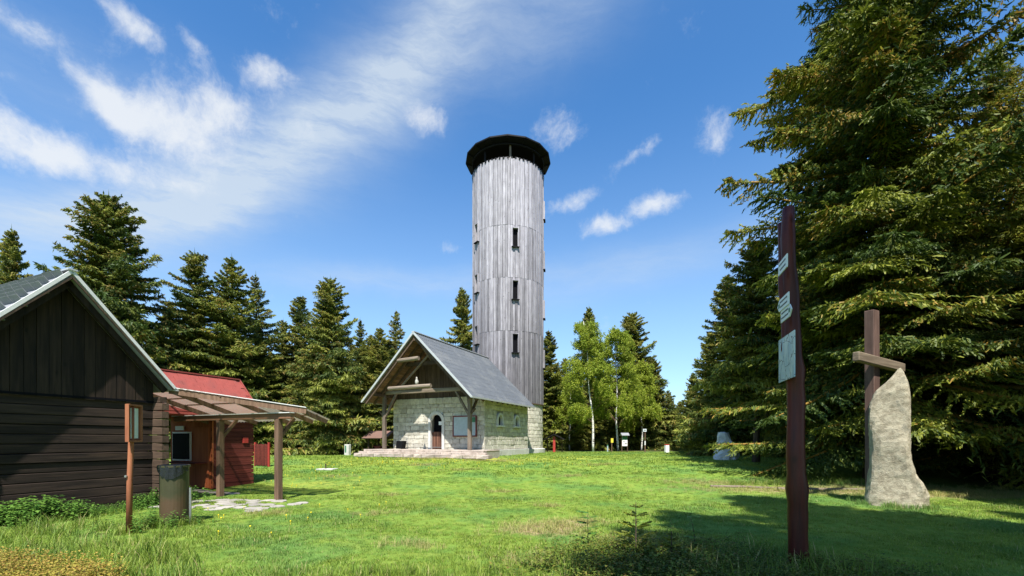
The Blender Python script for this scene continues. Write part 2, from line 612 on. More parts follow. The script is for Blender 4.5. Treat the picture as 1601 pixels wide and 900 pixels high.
# worn places of the lawn: (x, y, radius x, radius y, strength)
DRY = [(0.55, 8.3, .75, .55, 1.0), (1.3, 8.9, .7, .4, .6), (1.9, 7.2, .8, .5, .7), (10.5, 14.3, 4.2, .8, .95), (-4.2, 21.5, .9, .4, .6), (-1.0, 23.5, 1.6, .5, .5),
       (7.0, 16.0, 1.6, .6, .55), (1.0, 11.0, .5, .2, .5), (-1.5, 7.0, .5, .3, .4), (14, 13.2, 3.5, .8, .9), (-3, 10.0, .5, .25, .3), (.4, 6.2, .6, .3, .5), (-6.8, 17.5, .6, .3, .4), (-4.6, 24.6, 2.2, .35, .8), (-2.2, 19.5, .7, .25, .5), (2.2, 17.5, .8, .25, .45), (-.3, 13.8, .5, .18, .5), (-3.6, 13.2, .4, .2, .4), (4.2, 21.5, 1.2, .3, .5), (-5.4, 9.9, .5, .3, .5)]
YEL = [(-1.5, 24.5, 5.0, 1.5, 1.0), (4.5, 27.5, 4.0, 2.0, .8), (-6.5, 15.5, 2.0, 1.3, .5), (-7.5, 22.5, 3, 1.6, .5)]


def patch_sum(x, y, lst):
    s = np.zeros_like(x, dtype=float)
    for (a, b, ra, rb, k) in lst:
        s += k * np.exp(-(((x - a) / ra) ** 2 + ((y - b) / rb) ** 2))
    return s


gme = np_mesh('ground', verts, faces, True)
attr(gme, 'dry', np.clip(patch_sum(verts[:, 0], verts[:, 1], DRY), 0, 1))
attr(gme, 'yel', np.clip(patch_sum(verts[:, 0], verts[:, 1], YEL), 0, 1))
# forest floor under the trees
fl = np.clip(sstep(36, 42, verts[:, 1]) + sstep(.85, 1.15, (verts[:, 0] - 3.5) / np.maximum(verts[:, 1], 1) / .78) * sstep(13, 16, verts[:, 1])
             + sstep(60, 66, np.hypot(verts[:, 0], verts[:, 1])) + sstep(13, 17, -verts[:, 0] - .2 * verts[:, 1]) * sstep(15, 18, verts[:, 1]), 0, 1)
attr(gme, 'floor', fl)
mg, tg, bg_ = material('meadow_ground')
P = pos(tg)
n_a = tg.noise(P, .55, 5, .6); n_b = tg.noise(P, 3.5, 6, .65); n_c = tg.noise(P, 30, 4, .7)
col = tg.mix(tg.ramp(n_a, .35, .68), (.12, .215, .03), (.21, .31, .05))
col = tg.mix(tg.ramp(n_b, .42, .72), col, (.25, .31, .055))
col = tg.mix(tg.m('MULTIPLY', tg.ramp(n_c, .45, .75), .55), col, (.075, .135, .018))
col = tg.mix(tg.m('MULTIPLY', tg.ramp(tg.noise(P, .38, 4, .6), .47, .64), .7), col, (.10, .215, .05))
col = tg.mix(tg.m('MULTIPLY', tg.ramp(tg.noise(P, 1.6, 4, .65), .56, .70), .35), col, (.085, .15, .02))
ay = tg.n('ShaderNodeAttribute', attribute_name='yel').outputs['Fac']
col = tg.mix(tg.m('MULTIPLY', tg.m('MULTIPLY', ay, tg.ramp(n_b, .3, .6)), .75), col, (.42, .39, .07))
ad = tg.n('ShaderNodeAttribute', attribute_name='dry').outputs['Fac']
dm = tg.ramp(tg.m('ADD', ad, tg.m('MULTIPLY', tg.m('SUBTRACT', n_b, .5), 1.1)), .25, .75)
col = tg.mix(dm, col, tg.mix(n_c, (.24, .17, .09), (.42, .33, .19)))
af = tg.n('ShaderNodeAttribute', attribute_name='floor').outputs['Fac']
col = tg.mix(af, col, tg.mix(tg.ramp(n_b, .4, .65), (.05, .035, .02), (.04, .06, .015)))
tg.link(col, bg_.inputs['Base Color'])
bg_.inputs['Roughness'].default_value = .95
bg_.inputs['Specular IOR Level'].default_value = .1
bump(tg, bg_, tg.m('ADD', n_c, n_b), .8, .06)
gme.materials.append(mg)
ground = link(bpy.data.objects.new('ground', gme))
tag(ground, kind='structure')

UNIT = MB().box((0, 0, 0), (1, 1, 1))


def unit_box(name, mat, bevel=.04):
    me = UNIT.mesh(name, bevel)
    me.materials.append(mat)
    return me


def rough_stone(name, mat, seed):
    r = random.Random(seed)
    me = UNIT.mesh(name, .07)
    for v in me.vertices:
        v.co += Vector((r.uniform(-.03, .03), r.uniform(-.06, .06), r.uniform(-.045, .045)))
    me.materials.append(mat)
    return me

# ------------------------------------------------------------------ stone house with porch
HZ = .60
HO = Vector((-4.71, 27.94, HZ))
house = thing('stone_house', 'stone house with steep slate gable roof and timber porch joined to the tower', 'house', HO, HR)
PZ = .45                                         # platform top above the house's ground
HW, HL = 3.4, 6.6
RIDGE, EAVE, EH = 7.85 - HZ, 4.0 - HZ, 3.88      # top edge heights, half width of the roof
SL = (RIDGE - EAVE) / EH
WTOP = RIDGE - SL * HW - .22
stones = [rough_stone('stone', M['stone'], i) for i in range(6)]


def arch_poly(c, hw, z0, zs, n=10, axis=0):
    """opening outline: straight sides to zs, half circle above"""
    pts = [(c - hw, z0), (c + hw, z0)]
    for i in range(n + 1):
        a = math.pi * i / n
        pts.append((c + hw * math.cos(a), zs + hw * math.sin(a)))
    return pts


def masonry(parent, place, length, z0, z1, holes, row=.27, avg=.52, seed=1):
    """stones laid in courses; place(u, z, du, dz, mesh) adds one"""
    r = random.Random(seed)
    z = z0
    k = 0
    while z < z1 - .05:
        h = min(row * r.uniform(.85, 1.18), z1 - z)
        if z1 - z - h < .1:
            h = z1 - z
        u = -r.uniform(0, avg * .6)
        while u < length - .02:
            wd = avg * r.uniform(.6, 1.5)
            a, b = max(u, 0), min(u + wd, length)
            if length - b < .14:
                b = length
            segs = [(a, b)]
            for (h0, h1, hz0, hz1) in holes:
                if z + h > hz0 + .03 and z < hz1 - .03:
                    ns = []
                    for s0, s1 in segs:
                        if s1 <= h0 or s0 >= h1:
                            ns.append((s0, s1))
                        else:
                            if s0 < h0: ns.append((s0, h0))
                            if s1 > h1: ns.append((h1, s1))
                    segs = ns
            for s0, s1 in segs:
                if s1 - s0 > .05:
                    place((s0 + s1) / 2, z + h / 2, s1 - s0 - .018, h - .018, stones[r.randrange(6)], r)
            u = b if b == length else u + wd
        z += h


# wall cores (openings cut by building around them)
fw = MB()
dh0, dh1, dzt = -.43, .43, PZ + 2.17             # door opening
fw.box(((-HW + dh0) / 2, .25, (WTOP) / 2), (HW + dh0, .34, WTOP))
fw.box(((HW + dh1) / 2, .25, (WTOP) / 2), (HW - dh1, .34, WTOP))
fw.box((0, .25, (dzt + WTOP) / 2), (dh1 - dh0, .338, WTOP - dzt))
front = fw.build('front_wall', M['mortar'], house)


def put_front(u, z, du, dz, me, r):
    inst('stone', me, front, (u - HW, .06 + r.uniform(-.012, .012), z), (du, .13, dz))


masonry(front, put_front, 2 * HW, 0.0, WTOP, [(HW - .46, HW + .46, -1, dzt + .1)], seed=3)
sw = MB()
wins = [(2.04, .40), (4.58, .40)]
wz0, wz1 = 2.50 - HZ, 3.22 - HZ
edges = [0.425, wins[0][0] - .4, wins[0][0] + .4, wins[1][0] - .4, wins[1][0] + .4, HL]
for a, b in ((edges[0], edges[1]), (edges[2], edges[3]), (edges[4], edges[5])):
    sw.box((HW - .25, (a + b) / 2, WTOP / 2), (.34, b - a, WTOP))
for c, hw in wins:
    sw.box((HW - .25, c, wz0 / 2), (.338, .8, wz0))
    sw.box((HW - .25, c, (wz1 + WTOP) / 2), (.338, .8, WTOP - wz1))
side = sw.build('side_wall', M['mortar'], house)


def put_side(u, z, du, dz, me, r):
    inst('stone', me, side, (HW - .06 + r.uniform(-.012, .012), u, z), (du, .13, dz), (0, 0, R(90)))


masonry(side, put_side, HL, .42, WTOP, [(c - .42, c + .42, wz0, wz1 + .02) for c, _ in wins], seed=5)
MB().box((-HW + .17, HL / 2 + .21, WTOP / 2), (.34, HL - .43, WTOP)).build('rear_side_wall', M['mortar'], house)
MB().box((0, HL - .15, WTOP / 2), (2 * HW - .72, .3, WTOP)).build('back_wall', M['mortar'], house)
MB().box((HW + .025, HL / 2 - .01, .20), (.17, HL - .06, .42)).build('plinth', M['plinth'], house, .015)
# dark inside, seen only through the openings
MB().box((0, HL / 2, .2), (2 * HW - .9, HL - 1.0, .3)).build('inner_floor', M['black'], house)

# door
dr = thing  # (name kept for readability below)
door = MB().box((0, .19, PZ + .55), (.84, .05, 1.06)).build('door', M['door'], house)
for i in range(7):
    MB().box((-.36 + .12 * i, .15, PZ + .56), (.105, .03, 1.04)).build('door_board', M['door'], door)
for i in range(8):
    MB().tube([(-.37 + .105 * i, .13, PZ + 1.08), (-.37 + .105 * i, .13, PZ + 2.0)], .009, 6).build('door_bar', M['black'], door)
MB().box((0, .13, PZ + .12), (.8, .012, .03)).build('door_rail', M['steel'], door)
MB().box((.2, .115, PZ + 1.62), (.22, .008, .22)).build('paper_notice', M['white'], door)
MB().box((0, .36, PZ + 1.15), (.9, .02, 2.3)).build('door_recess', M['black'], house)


def surround(poly_in, poly_out, axis, a, b, name, parent, mat):
    """ring between two outlines with the same count, extruded"""
    mb = MB()
    n = len(poly_in)

    def Pt(uv, t):
        return {'x': (t, uv[0], uv[1]), 'y': (uv[0], t, uv[1])}[axis]
    vs = [Pt(p, t) for t in (a, b) for p in poly_in] + [Pt(p, t) for t in (a, b) for p in poly_out]
    fs = []
    for i in range(n - 1):
        ia, ib, oa, ob = i, n + i, 2 * n + i, 3 * n + i
        fs += [(ia, ia + 1, oa + 1, oa), (ib, ob, ob + 1, ib + 1), (ia, ib, ib + 1, ia + 1), (oa, oa + 1, ob + 1, ob)]
    for i in (0, n - 1):
        fs.append((i, n + i, 3 * n + i, 2 * n + i))
    mb.add(vs, fs)
    return mb.build(name, mat, parent)


def arch_line(c, hw, z0, zs, n=12):
    pts = [(c + hw, z0)]
    for i in range(n + 1):
        a = math.pi * i / n
        pts.append((c + hw * math.cos(a), zs + hw * math.sin(a)))
    pts.append((c - hw, z0))
    return pts


surround(arch_line(0, .42, PZ, PZ + 1.74), arch_line(0, .60, PZ, PZ + 1.76), 'y', -.06, .14, 'door_surround', house, M['surround'])
MB().add([(x, y, z) for y in (.02, .12) for x, z in [(-.43, PZ + 1.7), (-.43, dzt + .12), (-.1, dzt + .12), (-.22, PZ + 2.09)]],
         [(0, 1, 2, 3), (7, 6, 5, 4), (0, 3, 7, 4), (3, 2, 6, 7)]).build('arch_filling', M['surround'], house)
MB().add([(x, y, z) for y in (.02, .12) for x, z in [(.43, PZ + 1.7), (.43, dzt + .12), (.1, dzt + .12), (.22, PZ + 2.09)]],
         [(0, 1, 2, 3), (7, 6, 5, 4), (0, 3, 7, 4), (3, 2, 6, 7)]).build('arch_filling', M['surround'], house)

# side windows
for c, hw in wins:
    wr = surround(arch_line(c, .29, wz0 + .06, wz1 - .32), arch_line(c, .45, wz0 + .06, wz1 - .33), 'x', HW - .13, HW + .07, 'arched_window', house, M['surround'])
    MB().box((HW + .03, c, wz0 + .0), (.2, 1.06, .12)).build('sill', M['surround'], wr, .01)
    MB().box((HW - .22, c, (wz0 + wz1) / 2), (.02, .8, .8)).build('pane', M['black'], wr)
    for dz in (-.1, .16):
        MB().box((HW - .19, c, (wz0 + wz1) / 2 + dz), (.02, .56, .02)).build('glazing_bar', M['hdark'], wr)
    MB().box((HW - .19, c, (wz0 + wz1) / 2), (.022, .02, .7)).build('glazing_bar', M['hdark'], wr)

# gable boarding above the stone
nb = 30
for i in range(nb):
    s0 = -HW + 2 * HW * i / nb; s1 = -HW + 2 * HW * (i + 1) / nb - .012
    zt = [RIDGE - SL * abs(s) - .16 for s in (s0, s1)]
    if max(zt) > WTOP + .05:
        y = .06 + .012 * (i % 2)
        MB().ext([(s0, WTOP + .003), (s1, WTOP + .003), (s1, max(zt[1], WTOP + .02)), (s0, max(zt[0], WTOP + .02))], 'y', y, y + .03).build('gable_board', M['hdark'], house)

# roof
T0, T1 = -2.31, 6.75
for sg in (-1, 1):
    n_ = Vector((sg * SL, 0, 1)).normalized()
    th = .10
    a = Vector((0, 0, RIDGE)); b = Vector((sg * EH, 0, EAVE))
    a0, b0 = a - Vector((0, 0, th * 1.41)), b - n_ * th
    # the slope next to the tower stops at the round wall
    mb = MB().ext([(a.x, a.z), (b.x, b.z), (b0.x, b0.z), (a0.x, a0.z)], 'y', T0, T1)
    slope = mb.build('roof_slope', M['slate'], house)
    # shingle courses: real ribs down the slope
    d = (b - a); Ls = d.length; d.normalize()
    rib = MB()
    nr = 46
    for i in range(nr):
        t = T0 + .1 + (T1 - T0 - .2) * i / (nr - 1)
        off = .11 * (i % 2)
        p = a + d * .10 + n_ * .012 + Vector((0, t, 0)); q = a + d * (Ls - .06) + n_ * .012 + Vector((0, t, 0))
        rib.beam(p, q, .03, .04, n_)
    ro = rib.build('roof_ribs', M['slate'], slope); tag(ro, kind='stuff')
    crs = MB()
    k = 1
    while k * .42 < Ls - .1:
        p = a + d * (k * .42) + n_ * .006 + Vector((0, T0 + .02, 0)); q = p + Vector((0, T1 - T0 - .04, 0))
        crs.beam(p, q, .03, .016, n_); k += 1
    co = crs.build('roof_courses', M['slate'], slope); tag(co, kind='stuff')
    # barge and eave trims
    MB().beam(a + Vector((0, T0 - .03, -.02)), b + Vector((0, T0 - .03, -.03)), .05, .11, n_).build('barge_board', M['metal'], house)
    MB().beam(b + Vector((sg * .03, T0 - .05, -.03)), b + Vector((sg * .03, T1, -.03)), .05, .09).build('eave_trim', M['metal'], house)
    # sheathing seen from below on the porch
    nbd = 26
    for i in range(nbd):
        p0 = a + d * (.08 + (Ls - .12) * i / nbd) - n_ * (th + .02)
        p1 = a + d * (.08 + (Ls - .12) * (i + 1) / nbd - .02) - n_ * (th + .02)
        c = (p0 + p1) / 2
        MB().beam(c + Vector((0, T0 + .02, 0)), c + Vector((0, -.02, 0)), (p1 - p0).length, .024, n_).build('sheathing_board', M['sheath'], slope)
    for t in (T0 + .14, -1.45, -.62):
        p0 = a + d * .12 - n_ * (th + .105) + Vector((0, t, 0)); p1 = a + d * (Ls - .05) - n_ * (th + .105) + Vector((0, t, 0))
        MB().beam(p0, p1, .12, .14, n_).build('rafter', M['hdark'], house)
    # rafter feet along the side eave
    for i in range(9):
        t = .4 + i * .72
        p0 = a + d * (Ls - .62) - n_ * (th + .06) + Vector((0, t, 0)); p1 = a + d * (Ls - .03) - n_ * (th + .06) + Vector((0, t, 0))
        MB().beam(p0, p1, .1, .12, n_).build('rafter_foot', M['hdark'], house)
MB().beam((0, T0 - .06, RIDGE + .03), (0, T1, RIDGE + .03), .2, .05).build('ridge_cap', M['metal'], house)

# porch timbers
TP = -1.2
ZB = 4.62 - HZ
for s in (-3.1, 3.1):
    MB().box((s, TP, (PZ + ZB - .16) / 2 + .0), (.2, .2, ZB - .16 - PZ)).build('porch_post', M['hpost'], house, .012)
    sg = 1 if s > 0 else -1
    MB().beam((s, TP, 2.35), (s - sg * .95, TP, ZB - .12), .11, .13, (0, 1, 0)).build('brace', M['hpost'], house)
    MB().beam((s + sg * .02, TP, 2.5), (s + sg * .36, TP, 2.82), .1, .12, (0, 1, 0)).build('brace', M['hdark'], house)
    MB().beam((s, TP + .02, 2.4), (s, TP + 1.05, ZB - .34), .11, .13, (1, 0, 0)).build('brace', M['hdark'], house)
    MB().box((s, (T0 + .2) / 2, ZB - .22), (.17, -T0 - .22, .17)).build('porch_plate', M['hdark'], house)
MB().box((0, TP, ZB - .05), (5.9, .2, .22)).build('tie_beam', M['hbeam'], house, .02)
mbb = MB().tube([(-1.95, T0 + .16, ZB + .08), (0.3, T0 + .16, ZB + .1), (1.1, T0 + .16, ZB + .1)], [.115, .125, .12], 10)
mbb.build('round_log_beam', M['hbeam'], house)
MB().tube([(-1.25, T0 + .16, 5.72), (.25, T0 + .16, 5.76)], [.12, .125], 10).build('collar_log', M['hbeam'], house)
MB().box((0, TP, 5.62), (2.9, .16, .2)).build('collar_beam', M['hdark'], house)
MB().beam((-.0, T0 + .38, RIDGE - .35), (.55, TP + .1, 5.6), .07, .1).build('gable_strut', M['hbeam'], house)
MB().beam((-1.9, TP - .1, ZB + .1), (.35, TP - .1, 6.1), .09, .11, (0, 1, 0)).build('gable_strut', M['hbeam'], house)
MB().box((0, (T0 + 0) / 2, RIDGE - .38), (.14, -T0 - .1, .18)).build('ridge_purlin', M['hdark'], house)

# carved bird standing on the round beam
fig = thing('carved_bird', 'small pale carved bird perched on the porch tie beam', 'figurine', HO + hv * .1 + hu * (T0 + .16) + Vector((0, 0, ZB + .215)), HR)
fig.scale = (.6, .6, .75)
MB().lathe([(.02, .0), (.1, .02), (.14, .12), (.15, .22), (.12, .34), (.085, .42), (.09, .48), (.075, .55), (.03, .6), (0.001, .61)], 14).build('body', M['figure'], fig, smooth=True)
MB().tube([(0, -.07, .51), (0, -.13, .49), (0, -.17, .46)], [.03, .02, .004], 6).build('beak', M['brownroof'], fig)
for sg in (-1, 1):
    MB().tube([(sg * .12, 0, .36), (sg * .16, .03, .2), (sg * .1, .08, .03)], [.03, .045, .01], 6).build('wing', M['figure'], fig)

# platform and steps: slabs are single stones
plat = thing('porch_platform', 'low stepped stone platform under the house porch', 'steps', HO, HR)
MB().box((.25, -1.045, .215), (8.36, 1.95, .43)).build('core', M['mortar'], plat)
slab = [rough_stone('slab', M['step'], 20 + i) for i in range(4)]
r = random.Random(4)
for (s0, s1, t0, t1, zb, zt) in ((-3.98, 4.48, -2.1, -1.66, .215, PZ), (-4.4, 5.0, -2.52, -2.08, .02, .22), (-4.2, 4.7, -2.3, -2.06, .1, .33)):
    s = s0
    while s < s1 - .05:
        wdt = min(r.uniform(.55, 1.15), s1 - s)
        inst('slab', slab[r.randrange(4)], plat, ((s + s + wdt) / 2, (t0 + t1) / 2, (zb + zt) / 2), (wdt - .012, t1 - t0, zt - zb))
        s += wdt
for t0, t1 in ((-1.655, -1.1), (-1.095, -.55), (-.545, -.075)):
    s = -3.95
    while s < 4.4:
        wdt = min(r.uniform(.6, 1.1), 4.45 - s)
        inst('slab', slab[r.randrange(4)], plat, (s + wdt / 2, (t0 + t1) / 2, PZ - .03), (wdt - .012, t1 - t0 - .01, .06))
        s += wdt

# map board on the front wall
mbd = thing('wall_map_board', 'large maroon framed map board on the porch wall beside the door', 'notice board', HO + hv * 2.07 + hu * (-.05), HR)
bx0, bx1, bz0, bz1 = -.8, .8, 1.86 - HZ, 3.06 - HZ
MB().box((0, 0, (bz0 + bz1) / 2), (1.56, .04, 1.16)).build('panel', M['mapprint'], mbd)
for (c, s) in (((0, -.015, bz0), (1.66, .07, .07)), ((0, -.015, bz1), (1.66, .07, .07))):
    MB().box(c, s).build('frame_rail', M['maroon'], mbd)
for x in (bx0, bx1):
    MB().box((x, -.015, (bz0 + bz1) / 2), (.07, .066, 1.13)).build('frame_stile', M['maroon'], mbd)
MB().box((.62, -.025, bz1 - .22), (.25, .008, .3)).build('green_notice', M['green'], mbd)
MB().box((.4, -.025, bz0 + .4), (.006, .008, .6)).build('print_line', M['ink'], mbd)

# dark box with rail on the porch
pb = thing('porch_bin', 'dark slanted box in a thin rail frame against the porch wall', 'box', HO + hv * (-2.42) + hu * (-.42) + Vector((0, 0, PZ)), HR)
MB().add([(-.27, -.2, .03), (.2, -.2, .03), (.2, .18, .03), (-.27, .18, .03), (-.22, -.2, .52), (.3, -.2, .52), (.3, .18, .52), (-.22, .18, .52)],
         [(3, 2, 1, 0), (4, 5, 6, 7), (0, 1, 5, 4), (1, 2, 6, 5), (2, 3, 7, 6), (3, 0, 4, 7)]).build('box_body', M['cap'], pb, .01)
for x in (-.28, .3):
    MB().tube([(x, .22, 0), (x, .22, .72)], .014, 6).build('rail_leg', M['steel'], pb)
MB().tube([(-.28, .22, .72), (.3, .22, .72)], .014, 6).build('rail', M['steel'], pb)

# ------------------------------------------------------------------ lookout tower
TC = Vector((-.32, 36.5, .56))
tower = thing('lookout_tower', 'tall round lookout tower clad in silver grey boards above a stone base', 'tower', TC, 0)
TB, TT = 4.38 - .56, 22.85 - .56
RS, RB = 2.68, 2.79
MB().lathe([(RS, -.15), (RS, TB + .3)], 64).build('base_core', M['mortar'], tower, smooth=True)
r = random.Random(9)
z = 0.0
while z < TB - .03:
    h = min(.3 * r.uniform(.85, 1.15), TB - z)
    a = R(-100) + R(r.uniform(0, 8))
    while a < R(75):
        da = r.uniform(.6, 1.5) * .54 / RS
        am = a + da / 2
        rr = RS + .055
        inst('stone', stones[r.randrange(6)], tower, (rr * math.cos(am), rr * math.sin(am), z + h / 2), (da * RS * 1.03 - .014, .15, h - .016), (0, 0, am + R(90)))
        a += da
    z += h
MB().lathe([(RS + .06, -.1), (RS + .34, -.1), (RS + .34, .36), (RS + .06, .42)], 56).build('footing', M['plinth'], tower)
MB().lathe([(RS + .02, TB - .02), (RB + .1, TB - .02), (RB + .1, TB + .06), (RS + .02, TB + .08)], 56).build('drip_ring', M['hdark'], tower)
MB().lathe([(RB - .1, TB), (RB - .1, TT - .25), (RB - .4, TT - .25)], 64).build('wall_core', M['black'], tower)
NBD = 96
tier = [TB + .02, 9.3, 13.3, 17.25, TT]
# window openings in the boards: (angle from the camera side, centre height)
wangs = []
for k in range(5):
    ang = R(-90 + (11.3, -56.5, 84, 156, 228)[(1, 0, 2, 3, 4)[k]])
    base = {0: .88, 1: 0, 2: -.8, 3: -1.6, 4: 1.7}[k]
    for lv in (8.9, 12.9, 16.85, 20.85):
        zc = lv + base - .56
        if zc < 18.6 or k == 2:
            wangs.append((ang, zc))
WH, WWD = 1.42, .44
brd = []
for i, mt_ in enumerate(('silver', 'silver', 'silver', 'silver')):
    bw_ = 2 * math.pi * RB / NBD
    rr_ = random.Random(40 + i)
    mb = MB().box((0, 0, 0), (bw_ * .93, .04, 1))
    me = mb.mesh('board'); me.materials.append(M[mt_])
    brd.append(me)
r = random.Random(12)
for k in range(NBD):
    ang = 2 * math.pi * (k + .5) / NBD
    back = math.sin(ang) > .12
    for ti in range(1 if back else 4):
        z0, z1 = (tier[0], tier[4]) if back else (tier[ti], tier[ti + 1])
        if not back and ti < 3: z1 += r.uniform(-.02, .02)
        rad = RB + .03 + (.042 if k % 2 else 0) + r.uniform(-.008, .008) + .009 * ti
        segs = [(z0, z1)]
        for wa, wz in wangs:
            dd = (ang - wa + math.pi) % (2 * math.pi) - math.pi
            if abs(dd) * RB < WWD / 2 + .03:
                ns = []
                for s0, s1 in segs:
                    if s1 < wz - WH / 2 or s0 > wz + WH / 2:
                        ns.append((s0, s1))
                    else:
                        if s0 < wz - WH / 2 - .1: ns.append((s0, wz - WH / 2))
                        if s1 > wz + WH / 2 + .1: ns.append((wz + WH / 2, s1))
                segs = ns
        for s0, s1 in segs:
            if s1 == z1 and (back or ti == 3):
                s1 += r.uniform(-.05, .04)
            inst('board', brd[ti], tower, (rad * math.cos(ang), rad * math.sin(ang), (s0 + s1) / 2), (1, 1, s1 - s0), (0, r.uniform(-.0015, .0015), ang + R(90)))
for wa, wz in wangs:
    rt = bpy.data.objects.new('window', None)
    rt.empty_display_size = .1
    mb = MB()
    for sx in (-1, 1):
        mb.box((sx * (WWD / 2 + .015), -.05, 0), (.05, .3, WH + .06))
    mb.box((0, -.05, WH / 2), (WWD, .298, .05))
    wf = mb.build('window', M['silver'], tower)
    wf.location = (RB * math.cos(wa), RB * math.sin(wa), wz)
    wf.rotation_euler = (0, 0, wa + R(90))
    bpy.data.objects.remove(rt)
    MB().box((0, .06, 0), (WWD, .02, WH - .03)).build('pane', M['black'], wf)
    MB().box((0, -.12, -WH / 2 - .02), (WWD + .16, .26, .05)).build('sill', M['cap'], wf)
# gallery at the top: rim, posts, ring beam, dark polygonal roof
GZ = TT
MB().lathe([(RB - .35, GZ - .28), (RB + .02, GZ - .28), (RB + .02, GZ - .02), (RB - .3, GZ - .02)], 64).build('parapet', M['capdeep'], tower)
nd = 60
for k in range(nd):
    a = 2 * math.pi * k / nd
    inst_ = MB().box((0, 0, 0), (.13, .08, .12)) if k == 0 else None
    if k == 0:
        dme = inst_.mesh('dentil'); dme.materials.append(M['cap'])
    inst('dentil', dme, tower, ((RB + .1) * math.cos(a), (RB + .1) * math.sin(a), GZ - .02), (1, 1, 1), (0, 0, a + R(90)))
for k in range(8):
    a = R(-86) + 2 * math.pi * k / 8
    MB().box(((RB - .12) * math.cos(a), (RB - .12) * math.sin(a), GZ + .5), (.15, .15, 1.1)).build('gallery_post', M['capdeep'] if k else M['hpost'], tower)
MB().tube([((RB + .08) * math.cos(2 * math.pi * i / 48), (RB + .08) * math.sin(2 * math.pi * i / 48), GZ + 1.02) for i in range(49)], .07, 6, False).build('ring_beam', M['capdeep'], tower)
CAPN = 16
prof = [(.02, 1.3), (RB - .1, 1.13), (RB + .05, 1.08), (3.40, 1.24), (3.46, 1.26), (3.46, 1.36), (2.2, 1.75), (.02, 2.1)]
cap_o = MB().lathe([(a, GZ + b) for a, b in prof], CAPN).build('roof', M['cap'], tower)
for k in range(CAPN):
    a = 2 * math.pi * k / CAPN
    MB().beam(((RB) * math.cos(a), RB * math.sin(a), GZ + 1.05), (3.40 * math.cos(a), 3.40 * math.sin(a), GZ + 1.2), .05, .06).build('roof_rib', M['capdeep'], cap_o)

# ------------------------------------------------------------------ dark log cabin (local x = out of the gable, y = along it)
CO = Vector((-9.16, 11.4, 0))
cabin = thing('log_cabin', 'dark brown log cabin with grey shingle gable roof at the left edge', 'cabin', CO, CR)
CWD, CDP = 3.56, 5.2
ym = -CWD / 2
AP, CE, CEH, OV = 5.25, 2.96, 2.04, .46
CS = (AP - CE) / CEH
lm = [unit_box('log', M['log'], .03) for _ in range(1)]
lme = UNIT.mesh('log', .06); lme.materials.append(M['log'])
lce = UNIT.mesh('log', .06); lce.materials.append(M['logend'])
gab = MB().box((-.14, ym, 1.27), (.1, CWD - .1, 2.5)).build('gable_wall', M['black'], cabin)
sidew = MB().box((-CDP / 2, -.12, 1.27), (CDP - .3, .08, 2.5)).build('side_wall', M['black'], cabin)
r = random.Random(2)
LH = .205
nl = 13
for i in range(nl):
    z = -.08 + LH * (i + .5)
    inst('log', lme, gab, (-.055 + r.uniform(-.026, .026), ym, z), (.13, CWD, LH - r.uniform(.006, .018)))
    # cross logs of the two long walls, ends standing proud of the gable
    for y in (.09, -CWD - .09):
        ln = CDP + .38 + r.uniform(-.015, .015)
        inst('log', lce, sidew if y > 0 else cabin, (.38 + r.uniform(-.012, .012) - ln / 2, y, z + .1 * (i % 1)), (ln, .18, LH - .012))
# top corbel logs under the eaves
for y in (.09, -CWD - .09):
    MB().box((-CDP / 2 + .15, y, 2.66), (CDP + .3, .16, .14)).build('wall_plate', M['logend'], cabin)
MB().box((-.02, ym, 2.60), (.16, CWD, .05)).build('gable_rail', M['black'], cabin)
nbv = 18
for i in range(nbv):
    y0 = -CWD + CWD * i / nbv; y1 = -CWD + CWD * (i + 1) / nbv - .01
    z0 = 2.56
    zt = [AP - CS * abs(y - ym) - .2 for y in (y0, y1)]
    MB().ext([(y0, z0), (y1, z0), (y1, max(zt[1], z0 + .01)), (y0, max(zt[0], z0 + .01))], 'x', .02, .05 + .008 * (i % 2)).build('gable_board', M['vboard'], gab)
for sg in (-1, 1):
    n_ = Vector((0, sg * CS, 1)).normalized()
    a = Vector((0, ym, AP)); b = Vector((0, ym + sg * CEH, CE))
    th = .09
    a0 = a - Vector((0, 0, th * 1.49)); b0 = b - n_ * th
    sl = MB().ext([(a.y, a.z), (b.y, b.z), (b0.y, b0.z), (a0.y, a0.z)], 'x', -CDP - .3, OV - .03).build('roof_slope', M['shingle'], cabin)
    d = (b - a); Ls = d.length; d.normalize()
    # shingles as single tabs near the gable, where they can be told apart
    shm = UNIT.mesh('shingle', 0); shm.materials.append(M['shingle'])
    q = d.to_track_quat('X', 'Z')
    basis = Matrix((Vector((1, 0, 0)), d, n_)).transposed()
    for row in range(12):
        for k in range(10):
            x = OV - .2 - k * .36 - .18 * (row % 2)
            c = a + d * (.16 + row * .24) + n_ * (.012 + .004 * ((row + k) % 2)) + Vector((x, 0, 0))
            if .16 + row * .24 > Ls - .15: continue
            o = inst('shingle', shm, sl, c, (.345, .26, .012))
            o.rotation_euler = (basis @ Matrix.Rotation(R(-2.0), 3, 'X')).to_euler()
    MB().beam(a + Vector((OV, 0, 0)), b + Vector((OV, 0, 0)), .06, .065, n_).build('barge_board', M['paleedge'], cabin)
    MB().beam(a + Vector((OV + .012, 0, -.13)), b + Vector((OV + .012, 0, -.06)) - d * .05, .03, .03, n_).build('under_trim', M['hdark'], cabin)
    for x in (.3, -1.0, -2.3, -3.6):
        MB().beam(a + d * .1 - n_ * (th + .07) + Vector((x, 0, 0)), a + d * (Ls - .03) - n_ * (th + .07) + Vector((x, 0, 0)), .09, .12, n_).build('rafter', M['vboard'], cabin)
MB().beam((-CDP - .3, ym, AP + .03), (OV + .05, ym, AP + .03), .16, .035).build('ridge_cap', M['metal'], cabin)
